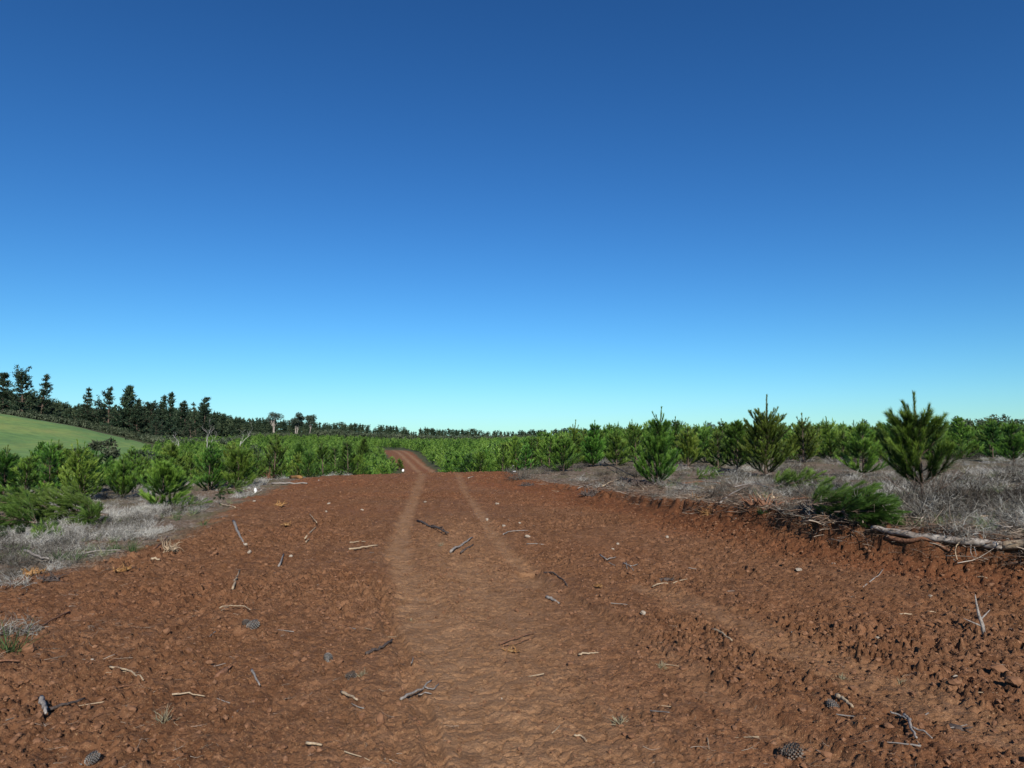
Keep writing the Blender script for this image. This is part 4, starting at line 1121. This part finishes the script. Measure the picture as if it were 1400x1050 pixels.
S('branch', [[(1040, 703), (1062, 697), (1080, 689)], [(1062, 697), (1058, 678)]], .022, 'w_red', 'red-brown branch with a pale side shoot below the root stump', GB, 'branch', lift=.04)
S('branch', [[(1080, 689), (1105, 686), (1125, 684)]], .014, 'w_red', 'thin reddish branch running under the green felled boughs', GB, 'branch', lift=.05)
S('branch', [[(1100, 712), (1122, 714), (1142, 719)]], .022, 'w_pale', 'whitish branch end below the dark felled pine', GB, 'branch', lift=.02)
S('branch', [[(1104, 714), (1106, 706), (1118, 706)]], .020, 'w_red', 'hooked brown root sticking out of the bank edge', GB, 'branch', lift=.04)
S('branch', [[(985, 690), (1000, 680), (1022, 668)]], .018, 'w_grey', 'grey branch slanting up the heap left of the root stump', GB, 'branch', lift=.05)
S('branch', [[(1005, 672), (1030, 668), (1060, 678)]], .016, 'w_grey', 'grey branch lying over the heap above the root stump', GB, 'branch', lift=.10)
S('branch', [[(1340, 715), (1365, 712), (1372, 708)]], .018, 'w_pale', 'pale split wood lying in the brush above the log', GB, 'branch', lift=.05)
S('branch', [[(1352, 722), (1375, 728), (1385, 727)]], .014, 'w_grey', 'thin grey branch nearest behind the pale end of the log', GB, 'branch', lift=.05)
GL = 'wood along the left edge of the soil'
S('branch', [[(372, 663), (396, 662), (420, 662)]], .040, 'w_grey', 'long whitish branch lying along the left soil edge', GL, 'branch')
S('log', [[(398, 655), (412, 655)]], .075, 'w_gold', 'short orange-brown log piece behind the long whitish branch', GL, 'log', taper=.9)
S('branch', [[(415, 653), (430, 656), (436, 657)]], .035, 'w_grey', 'broken grey branch right of the orange log piece', GL, 'branch')
S('branch', [[(428, 658), (426, 648)]], .025, 'w_pale', 'white forked branch standing by the brown root heap', GL, 'branch', lift=.1)
S('branch', [[(300, 690), (312, 693), (322, 695)]], .022, 'w_pale', 'pale bent branch on the left soil edge above the weathered stake', GL, 'branch')
S('branch', [[(128, 725), (140, 714), (152, 706)]], .018, 'w_dark', 'dark stick slanting right of the felled green pine', GL, 'branch', lift=.04)
S('branch', [[(100, 763), (130, 760), (165, 757)]], .013, 'w_grey', 'long whitish stick along the grass edge above the split stumps', GL, 'branch', lift=.02)
S('branch', [[(210, 762), (222, 746), (229, 738)]], .014, 'w_red', 'brown stick leaning against the splintered bark stump', GL, 'branch', lift=.03)
S('branch', [[(207, 767), (218, 768)]], .02, 'w_pale', 'short cream stick below the splintered bark stump', GL, 'branch')
S('branch', [[(32, 760), (48, 768), (66, 773)]], .02, 'w_grey', 'curved grey branch over the golden split stump', GL, 'branch', lift=.06)
S('branch', [[(95, 838), (70, 850), (40, 868)]], .010, 'w_red', 'thin red root along the edge of the left soil heap', GL, 'root')

# the log on the bank
P = lay([(1193, 731), (1215, 737), (1250, 743), (1290, 746), (1330, 751), (1372, 752)], .075, .03); P[:, 2] = np.linspace(P[0, 2], P[-1, 2], len(P)); P[1:-1] += rng.normal(size=(len(P) - 2, 3)) * .005
c = P[0].copy(); e = empty('fallen_log', c)
mb = MB(); tube(mb, P - c, np.linspace(.034, .052, len(P)) * (1 + .05 * rng.normal(size=len(P))), 10, .5, 0, True, .16); mb.build('bark', M['w_log'], e)
P2 = lay([(1370, 752), (1400, 755), (1440, 759)], .075, .03); mb = MB(); P2[0] = P[-1] + (P2[0] - P2[1]) * .02
tube(mb, P2 - c, np.linspace(.050, .050, len(P2)), 10, .5, 0, True, .08); mb.build('peeled_end', M['w_pale'], e)
tag(e, 'long grey log with a peeled pale end lying along the top of the cut bank', 'log')
P = lay([(1212, 741), (1250, 748), (1300, 752)], .03, .0); c = P[0].copy()
mb = MB(); tube(mb, P - c, np.linspace(.035, .02, len(P)), 7, .5, 0, True, .2); o = mb.build('branch', M['w_red']); o.location = c
tag(o, 'brown stained branch lying under the long grey log', 'branch', GB)

# roots hanging out of the bank
def hanging(px, py, pts, r, mat, label):
    x0, y0 = at(px, py); z0 = float(surf(x0, y0)[0])
    k = y0 / F; mb = MB()
    for line in pts:
        P = np.array([((u - px) * k, -.05 - .02 * i - .25 * max(0, (v - py)) * k, -(v - py) * k + .05) for i, (u, v) in enumerate(line)])
        t = np.linspace(0, 1, len(P)); tt = np.linspace(0, 1, 10)
        P = np.column_stack([np.interp(tt, t, P[:, j]) for j in range(3)])
        P[1:-1] = (P[:-2] + P[1:-1] * 2 + P[2:]) / 4
        tube(mb, P, np.linspace(r, r * .4, 10), 5, .5)
    o = mb.build('root', M[mat]); o.location = (x0, y0, z0)
    tag(o, label, 'root', 'roots in the soil')
hanging(1308, 742, [[(1312, 738), (1300, 745), (1296, 758), (1300, 775), (1308, 792)], [(1296, 762), (1303, 778), (1316, 794)], [(1298, 768), (1298, 785), (1304, 797)]], .008, 'w_pale', 'pale root hanging down the bank from under the log')
hanging(1324, 752, [[(1324, 750), (1320, 760), (1322, 768)], [(1328, 752), (1327, 764)]], .006, 'w_grey', 'short grey root hanging right of the long pale one')
# splintered stub standing in the soil at right
x0, y0 = at(1346, 868); mb = MB(); k = y0 / F
tube(mb, np.array([(0, 0, -.03), (-.012, .0, .06), (-.03, .01, .14), (-.045, .01, .22), (-.05, .015, .30)]), [.015, .014, .011, .009, .003], 6, .5, 0, True, .4)
tube(mb, np.array([(-.03, 0, .10), (.03, .03, .13), (.09, .05, .17)]), [.008, .006, .003], 5, .5)
tube(mb, np.array([(-.012, 0, .05), (-.06, .03, .07), (-.13, .05, .10)]), [.008, .006, .003], 5, .5)
o = mb.build('splintered_stub', M['w_grey']); o.location = (x0, y0, float(surf(x0, y0)[0])); tag(o, 'splintered pale stub standing upright in the soil at right', 'wood stub')

def stump(px, py, w, h, mat, seed, label, n=12, cat='stump', group='torn stumps and root wood', name='split_stump'):
    """torn wood: a rough core bristling with splinters and root arms"""
    global rng
    keep = rng; rng = np.random.default_rng(seed)
    x, y = at(px, py); k = y / F; W, Hh = w * k / 2, h * k
    mb = MB()
    V, f3 = blob(seed, 2, W, W * .7, Hh * .55, .8); mb.add(V * .7 + (0, 0, Hh * .12), f3, None, .4)
    for i in range(n * 3):
        az = rng.uniform(0, 6.28); el = rng.uniform(-.1, 1.2)
        b = np.array([rng.normal(0, W * .5), rng.normal(0, W * .4), Hh * .15])
        P = curve(b, (math.cos(az) * math.cos(el), math.sin(az) * math.cos(el), math.sin(el)), rng.uniform(.25, .85) * max(W, Hh), 4, (0, 0, rng.normal(0, .5) / max(W, .05)), .2)
        tube(mb, P, np.linspace(.10 * W, .015 * W, 5), 4, .5, 0, True, .6)
    rng = keep
    o = mb.build(name, M[mat]); o.data.polygons.foreach_set('use_smooth', np.zeros(len(o.data.polygons), bool)); o.location = (x, y, float(surf(x, y)[0])); o.rotation_euler = (0, 0, rng.uniform(0, 6))
    return tag(o, label, cat, group)
stump(44, 786, 26, 20, 'w_gold', 601, 'golden split stump piece at the left edge of the soil', 8)
stump(68, 792, 26, 22, 'w_dark', 602, 'black piece standing in for the dark hole beside the golden split stump', 8)  # dark solid piece in place of a shaded hole
stump(168, 782, 22, 12, 'w_gold', 603, 'low golden splintered wood with a pale tip on the left soil edge', 8)
stump(182, 778, 14, 12, 'w_dark', 604, 'dark torn wood behind the low golden splintered piece', 8)
stump(232, 757, 18, 24, 'w_pale', 605, 'cream splintered bark stump on the edge of the left soil', 16)
stump(1036, 692, 34, 24, 'w_red', 606, 'torn red-brown root stump on top of the cut bank', 14)
stump(1056, 686, 20, 18, 'w_pale', 607, 'pale torn wood beside the red-brown root stump', 9)
stump(953, 682, 13, 10, 'w_gold', 608, 'small orange wood chunk on the lip of the cut bank', 5)
stump(966, 702, 10, 20, 'w_gold', 609, 'orange splintered root sticking out of the face of the bank', 7)
stump(974, 668, 10, 8, 'w_pale', 610, 'cream wood lump behind the grey poles on the bank', 4)
stump(808, 678, 28, 16, 'w_dark', 611, 'dark matted root ball on the lip of the soil left of the bushy pine', 22)
stump(720, 664, 18, 10, 'w_dark', 612, 'small dark root ball where the bank begins near the crest', 16)
stump(868, 664, 34, 14, 'w_dark', 613, 'black heap standing in for the dark shade under the bushy pine', 14)  # dark heap put in for the pine's shade at its foot
stump(440, 647, 24, 22, 'w_red', 614, 'brown root heap among the pines at the left soil edge', 16)
stump(367, 657, 8, 24, 'w_red', 615, 'upright orange-brown snag in the pale brush left of the root heap', 8)
stump(391, 722, 16, 8, 'w_gold', 616, 'orange bark fragment in the soil left of the bent pale stick', 5)
stump(382, 692, 26, 7, 'w_gold', 617, 'flat orange-brown wood fragment on the upper left soil', 5)
stump(820, 805, 14, 8, 'w_gold', 618, 'small orange wood fragment near the stubby grey stick', 5)
stump(702, 888, 22, 6, 'w_gold', 619, 'flat tan bark fragment under the joined reddish twigs', 4)
stump(1120, 682, 5, 22, 'w_red', 620, 'upright reddish splinter between the two felled pines', 5)

def lump(px, py, w, h, mat, seed, label, name, cat, group):
    x, y = at(px, py); k = y / F
    V, f3 = blob(seed, 2, w * k / 2, w * k / 2 * .8, h * k / 2, .5)
    mb = MB(); mb.add(V, f3, None, .5); o = mb.build(name, M[mat]); o.location = (x, y, float(surf(x, y)[0]) + h * k * .25)
    o.data.polygons.foreach_set('use_smooth', np.zeros(len(o.data.polygons), bool))
    return tag(o, label, cat, group)
GP = 'pale stones in the soil'
for i, (px, py, w, h, lab) in enumerate([
    (581, 687, 6, 4, 'pale stone just right of the left wheel track'), (680, 690, 7, 4, 'white stone far up the right side of the track'),
    (689, 719, 9, 7, 'cream lump beside the thin dark grey stick'), (666, 711, 5, 6, 'small cream stone left of the cream lump'),
    (721, 735, 10, 6, 'grey stone right of the right wheel track'), (912, 735, 8, 5, 'tan stone on the rough slope below the bank'),
    (711, 717, 5, 3, 'bright little stone near the grey stone'), (336, 748, 7, 5, 'grey stone by the foot of the weathered stake'),
    (341, 757, 9, 6, 'larger grey stone below the weathered stake'), (397, 760, 7, 6, 'grey stone between the thin standing stick and pale stick'),
    (449, 690, 7, 5, 'pale stone high on the left soil'), (495, 697, 6, 5, 'grey stone beside the left wheel track'),
    (446, 701, 5, 4, 'small dark-sided stone below the pale high one'), (347, 686, 6, 4, 'white stone on the left soil edge below the white scrap'),
    (126, 903, 7, 4, 'bright white chip in the left foreground soil'), (1140, 773, 8, 5, 'white lump on the slope below the dark felled pine'),
    (1093, 781, 12, 5, 'flat greyish stone below the white lump'), (1272, 815, 10, 7, 'grey stone in the rough soil at right'),
    (1200, 872, 7, 4, 'small cream stone in the rough soil at right'), (880, 840, 11, 8, 'bluish grey stone below the long thin pale stick'),
    (845, 745, 6, 5, 'tan stone on the soil right of the right track'), (837, 752, 7, 4, 'flat pale stone beside the tan stone'),
    (686, 951, 4, 3, 'tiny white pebble on the smooth foreground'), (1306, 925, 8, 5, 'cream stone by the smooth band at right')]):
    lump(px, py, w, h, 'stone', 700 + i, lab, 'pale_stone', 'stone', GP)
for i, (px, py, w, h, lab) in enumerate([
    (349, 674, 5, 10, 'upright white scrap in the brush at the left soil edge'), (551, 645, 4, 5, 'white scrap near the crest by the little roadside pines'),
    (702, 638, 7, 4, 'white scrap on the brush where the bank begins'), (703, 646, 6, 3, 'second white scrap just below the other where the bank begins'),
    (471, 650, 4, 5, 'white scrap on the brush left of the tall dark pine')]):
    lump(px, py, w, h, 'white', 740 + i, lab, 'white_scrap', 'scrap', 'white scraps along the soil edge')
GC = 'big clods of earth'
for i, (px, py, w, h, lab) in enumerate([
    (1388, 938, 30, 22, 'large smooth clod at the right picture edge'), (1365, 920, 26, 16, 'rounded clod beside the large one at the right edge'),
    (1305, 938, 18, 12, 'broken clod below the cream stone at right'), (1058, 925, 16, 12, 'dark-shadowed clod by the rut at right'),
    (520, 988, 18, 26, 'tall rounded clod in the lower middle left of the smooth patch'), (225, 868, 20, 14, 'lumpy clod in the left foreground'),
    (258, 890, 16, 13, 'clod right of the lumpy one in the left foreground'), (180, 975, 20, 14, 'clod in the lower left soil below the curved root'),
    (40, 892, 24, 16, 'smooth clod on the left soil edge by the green tuft'), (1200, 905, 16, 10, 'angular clod above the smooth band'),
    (290, 760, 9, 8, 'pointed dark clod on the upper left soil'), (1130, 1020, 18, 12, 'tan lump at the lower right near the round cone')]):
    lump(px, py, w, h, 'clod', 760 + i, lab, 'earth_clod', 'clod', GC)

def cone(px, py, L, mat, label, rz, lying=True):
    """a pine cone: a core set with overlapping pointed scales in a spiral"""
    x, y = at(px, py); s = L * y / F
    mb = MB(); V, f3 = blob(5, 2, .5, .30, .30, .1); mb.add(V * .72, f3, None, .2)
    for i in range(90):
        u = (i + .5) / 90; a = i * 2.39996
        cx = -.48 + .96 * u; rad = .33 * math.sqrt(max(.05, 1 - (cx / .52) ** 2))
        n = np.array([.35, math.cos(a), math.sin(a)]); n /= np.linalg.norm(n)
        p = np.array([cx, rad * math.cos(a) * .8, rad * math.sin(a) * .8])
        t = np.cross(n, (1, 0, 0)); t /= np.linalg.norm(t); q = np.cross(t, n)
        w = .06
        V = np.array([p - t * w * .7, p + t * w * .7, p + n * .11 + t * w + q * -.02, p + n * .11 - t * w + q * -.02, p + n * .17 + np.array([.06, 0, 0])])
        mb.add(V, [(2, 3, 4), (0, 3, 4), (1, 2, 4)], [(0, 1, 2, 3)], .6)
    V = None
    o = mb.build('pine_cone', M[mat]); o.scale = (s,) * 3; o.location = (x, y, float(surf(x, y)[0]) + .24 * s); o.rotation_euler = (0, -.2, rz)
    return tag(o, label, 'pine cone', 'pine cones on the soil')
cone(1139, 966, 17, 'cone_grey', 'pale grey open pine cone beside the pale broken stick', 1.9)
cone(1082, 1036, 26, 'cone', 'large round brown pine cone at the bottom edge', .3)
cone(449, 904, 14, 'cone_grey', 'grey weathered pine cone in the soil left of the dark curved root', 2.2)
cone(479, 928, 14, 'cone', 'round brown pine cone beside the flattened dry tuft', .6)
cone(345, 862, 16, 'cone_grey', 'grey cone with dark shadow below the arched bracken stem', 1.0)
cone(125, 1044, 18, 'cone_grey', 'grey cone cut by the bottom picture edge at left', 1.4)
cone(338, 855, 14, 'cone', 'small cone touching the grey one under the arched stem', 2.5)

# loose twigs one by one: small, alike
tm = []
for k in range(6):
    mb = MB(); P = curve((-.5, 0, 0), (1, rng.normal(0, .25), 0), 1, 5, (0, rng.normal(0, .6), 0), .07)
    tube(mb, P, np.linspace(.045, .022, 6), 5, .5, 0, True, .3); tm.append([mb.mesh('twig', M[m_]) for m_ in ('w_pale', 'w_grey', 'w_red', 'w_dark')])
n = 0
while n < 80:
    px, py = rng.uniform(0, 1400), 660 + 385 * rng.random() ** .8
    x, y = at(px, py)
    dl, dr = edges(np.array([x]), np.array([y])); c = compaction(np.array([x]), np.array([y]))[0][0]
    if dl[0] < .1 or dr[0] > -.15 or rng.random() < .75 * c: continue
    kind = rng.choice(4, p=[.27, .3, .28, .15])
    o = bpy.data.objects.new('twig', tm[rng.integers(0, 6)][kind]); COL.objects.link(o)
    s = rng.uniform(.06, .16) * (1 + .03 * y); o.scale = (s, s * .6, s * .6)
    o.location = (x, y, float(surf(x, y)[0]) + .006); o.rotation_euler = (0, rng.normal(0, .12), rng.uniform(0, 6.28))
    col_ = ('pale', 'grey', 'reddish', 'dark')[kind]
    sd = 'left part' if px < 500 else ('middle' if px < 850 else 'right part')
    tag(o, f'short {col_} twig scattered loose on the {sd} of the red soil', 'twig', f'{col_} twigs on the {sd} of the soil'); n += 1

# ------------------------------------------------------------------ felled green pines
def felled(px, py, H, az, label, seed, lift=.12, pitch=1.35, mat='needle_cut', squash=1.0, **kw):
    x, y = at(px, py)
    w, l = pine_parts(H, seed, **kw)
    e = empty('felled_pine', (x, y, h1(x, y) + lift))
    e.rotation_mode = 'QUATERNION'
    # tip the tree over towards azimuth az (0 = right, pi/2 = away)
    axis = Vector((-math.sin(az), math.cos(az), 0))
    e.rotation_quaternion = Matrix.Rotation(pitch, 4, axis).to_quaternion()
    if squash != 1.0:      # the boughs sag flat under their own weight: squeeze across the side that lies up
        Rm = np.array(e.rotation_quaternion.to_matrix())
        for part in (w, l):
            part.v = [((v @ Rm.T) * np.array([1, 1, squash])) @ Rm for v in part.v]
    w.build('trunk', M['bark'], e); l.build('crown', M[mat], e)
    tag(e, label, 'felled pine', 'felled green pines')
felled(142, 712, 2.2, math.pi * 1.04, 'felled green pine lying on its side at the left edge of the picture', 801, .12, 1.46, spread=.46, whorl=.2, dens=480, low=.05, updraft=.9, nb=(6, 8), base_t=.42, nl=.10)
felled(135, 716, .8, 4.9, 'small cut green pine bough lying beside the tip of the felled pine', 802, .08, 1.3, spread=.6, whorl=.2, dens=350, low=.1, updraft=.8, base_t=.6)
felled(1112, 710, 1.0, -.2, 'dark green felled pine lying at the lip of the cut bank', 803, .20, 1.45, spread=.85, whorl=.15, dens=560, low=.06, updraft=1.0, nb=(7, 9), base_t=.06, mat='needle_cut', squash=.62)
felled(1150, 716, .8, -.45, 'second felled green top lying against the dark felled pine by the log', 804, .16, 1.4, spread=.9, whorl=.15, dens=560, low=.1, updraft=1.0, nb=(7, 9), base_t=.16, mat='needle_cut', squash=.62)
felled(1060, 672, 1.2, -.2, 'yellow-green cut pine boughs above the thin reddish branch', 805, .12, 1.4, spread=.45, whorl=.2, dens=330, low=.05, updraft=.9, nb=(5, 7), base_t=.55)
felled(955, 655, .8, .2, 'pale green cut bough lying behind the grey poles on the bank', 806, .06, 1.35, spread=.5, whorl=.2, dens=300, low=.05, updraft=.9, base_t=.75)
felled(300, 676, .9, .3, 'cut green bough lying on the brush under the wide low-boughed pine', 807, .08, 1.35, spread=.4, whorl=.2, dens=300, low=.05, updraft=.9, base_t=.5)
felled(70, 742, .6, 2.6, 'little green cut sprig lying in the litter above the golden split stump', 808, .05, 1.35, spread=.5, whorl=.18, dens=300, low=.05, updraft=.9, base_t=.55)
felled(240, 698, .9, -.1, 'low green bough trailing right from the squat bright pine', 809, .06, 1.4, spread=.28, whorl=.16, dens=300, low=.05, updraft=.9, base_t=.55)

def low_shrub(px, py, h, seed, label):
    x, y = at(px, py)
    w, l = broad_mb(h, seed, 1.6, 10, 2600, .085, .12, .8, 0, 4)
    e = empty('low_shrub', (x, y, h1(x, y)), rng.uniform(0, 6.28))
    w.build('stem', M['bark'], e); l.build('crown', M['shrub'], e)
    tag(e, label, 'shrub', 'low green shrubs by the left soil edge')
low_shrub(62, 737, .30, 831, 'low leafy green shrub in front of the felled pine on the left')
low_shrub(14, 738, .34, 832, 'dark low shrub at the left picture edge in front of the felled pine')
low_shrub(262, 690, .26, 833, 'small dark shrub on the pale brush right of the squat bright pine')
low_shrub(5, 705, .5, 834, 'dark bush at the left picture edge behind the felled pine')
low_shrub(300, 683, .22, 835, 'little dark shrub on the soil edge under the wide low-boughed pine')
felled(48, 722, 1.3, math.pi * 1.1, 'darker felled green bough lying below the long felled pine on the left', 810, .10, 1.42, spread=.6, whorl=.2, dens=480, low=.05, updraft=.8, nb=(6, 8), base_t=.3, nl=.10)
# single leafless shrubs
GN = 'leafless grey shrubs'
def bare_shrub(px, py, h, seed, label, t=.0, dense=90):
    x, y = at(px, py)
    V, T, f3, f4, m3, m4 = brush_proto(seed, dense)
    V = V * np.array([h * 1.1, h * 1.1, h])
    o = bpy.data.objects.new('bare_shrub', raw_mesh('bare_shrub', V, np.clip(T + t, 0, 1), f3, f4, m3, m4, M['brush'])); COL.objects.link(o)
    o.location = (x, y, h1(x, y)); tag(o, label, 'dead shrub', GN)
bare_shrub(1238, 700, .7, 901, 'dark grey thorny tangle under the large wide pine', -.25, 130)
bare_shrub(1262, 712, .5, 902, 'pale leafless shrub below the large wide pine, behind the log', .0, 110)
bare_shrub(1150, 668, .6, 903, 'grey leafless bush behind the dark felled pine', -.15, 120)
bare_shrub(1345, 668, .62, 904, 'brown-grey leafless bush in the brush right of the large wide pine', -.3, 130)
bare_shrub(1385, 660, .7, 905, 'tall twiggy leafless bush at the right picture edge', -.2, 120)
bare_shrub(1012, 655, .55, 906, 'pale dry twig bush at the foot of the low dark pine', .05, 100)
bare_shrub(712, 655, .6, 907, 'dark little leafless bush where the bank begins', -.35, 90)
bare_shrub(1065, 672, .45, 908, 'bluish grey twig bush below the tall candle-tipped pine', -.05, 100)
bare_shrub(1320, 735, .35, 909, 'low grey twigs directly behind the middle of the log', .1, 90)
bare_shrub(275, 690, .40, 910, 'grey twig bush right of the squat bright pine', .0, 90)
bare_shrub(370, 655, .55, 911, 'pale grey leafless bush around the orange-brown snag', .2, 120)
bare_shrub(478, 650, .5, 912, 'dark twiggy bush in front of the tall dark pine', -.3, 90)
bare_shrub(1300, 662, .5, 921, 'brown leafless bush close to the right side of the large wide pine', -.35, 120)
bare_shrub(1332, 702, .42, 922, 'dark twig bush in the brush well above the middle of the log', -.35, 110)
bare_shrub(1392, 700, .5, 923, 'dark leafless bush at the right picture edge above the peeled log end', -.3, 110)
bare_shrub(1118, 655, .45, 924, 'brown twig bush between the candle-tipped pine and the broad medium pine', -.3, 110)
bare_shrub(960, 645, .45, 925, 'dark twig bush between the bushy bank pine and the low dark pine', -.3, 100)
bare_shrub(855, 645, .4, 926, 'brown leafless bush left of the bushy bank pine', -.35, 100)
bare_shrub(1190, 672, .45, 927, 'grey-brown leafless bush under the broad medium pine', -.2, 120)
bare_shrub(1290, 728, .3, 928, 'low dark twig tangle touching the back of the log at its thin end', -.3, 100)
bare_shrub(14, 868, .28, 914, 'grey dry twig tangle behind the green tuft at the left picture edge', .1, 90)
bare_shrub(20, 800, .3, 913, 'pale thin twigs at the left picture edge beside the split stumps', .2, 60)

# ------------------------------------------------------------------ light, sky, camera
world = bpy.data.worlds.new('World'); scene.world = world; world.use_nodes = True
nt = world.node_tree; nt.nodes.clear()
sky = nt.nodes.new('ShaderNodeTexSky'); sky.sky_type = 'NISHITA'; sky.sun_disc = False
sky.sun_elevation = R(SUN_EL); sky.sun_rotation = R(SUN_AZ)
sky.altitude = 0; sky.air_density = 1.0; sky.dust_density = 0.0; sky.ozone_density = 4.0
hs = nt.nodes.new('ShaderNodeHueSaturation'); hs.inputs['Saturation'].default_value = 1.1
fl = nt.nodes.new('ShaderNodeMix'); fl.data_type = 'RGBA'; fl.blend_type = 'MULTIPLY'; fl.inputs[0].default_value = 1; fl.inputs[7].default_value = (.60, 1.02, 1.225, 1)
gm = nt.nodes.new('ShaderNodeGamma'); gm.inputs[1].default_value = 1.25
bg = nt.nodes.new('ShaderNodeBackground'); bg.inputs[1].default_value = .0500
out = nt.nodes.new('ShaderNodeOutputWorld')
nt.links.new(sky.outputs[0], hs.inputs['Color']); nt.links.new(hs.outputs[0], gm.inputs[0]); nt.links.new(gm.outputs[0], fl.inputs[6]); sep = nt.nodes.new('ShaderNodeSeparateColor'); cmb = nt.nodes.new('ShaderNodeCombineColor')
nt.links.new(fl.outputs[2], sep.inputs[0])
for ci, lim in enumerate((.66 / .0595, 1.28 / .0595, 1.85 / .0595)):
    ms = []
    for op, v in (('DIVIDE', lim), ('POWER', 3.0), ('ADD', 1.0), ('POWER', 1 / 3.0)):
        m_ = nt.nodes.new('ShaderNodeMath'); m_.operation = op; m_.inputs[1].default_value = v
        nt.links.new(sep.outputs[ci] if not ms else ms[-1].outputs[0], m_.inputs[0]); ms.append(m_)
    dv = nt.nodes.new('ShaderNodeMath'); dv.operation = 'DIVIDE'
    nt.links.new(sep.outputs[ci], dv.inputs[0]); nt.links.new(ms[-1].outputs[0], dv.inputs[1]); nt.links.new(dv.outputs[0], cmb.inputs[ci])
nt.links.new(cmb.outputs[0], bg.inputs[0]); nt.links.new(bg.outputs[0], out.inputs[0])

sl = bpy.data.lights.new('sun', 'SUN'); sl.energy = 5.0; sl.angle = R(.5); sl.color = (1, .95, .87)
so = bpy.data.objects.new('sun', sl); COL.objects.link(so)
az, el = R(SUN_AZ), R(SUN_EL)
so.rotation_euler = Vector((math.sin(az) * math.cos(el), math.cos(az) * math.cos(el), math.sin(el))).to_track_quat('Z', 'Y').to_euler()

cd = bpy.data.cameras.new('camera'); cd.sensor_width = 36; cd.lens = 36 * F / 1400; cd.clip_start = .05; cd.clip_end = 8000
co = bpy.data.objects.new('camera', cd); COL.objects.link(co)
co.location = (0, 0, CAMZ); co.rotation_euler = (math.pi / 2 + PITCH, 0, 0)
scene.camera = co
scene.view_settings.view_transform = 'Standard'; scene.view_settings.look = 'None'
scene.view_settings.exposure = .25; scene.view_settings.gamma = 1
scene.cycles.max_bounces = 6; scene.cycles.diffuse_bounces = 3
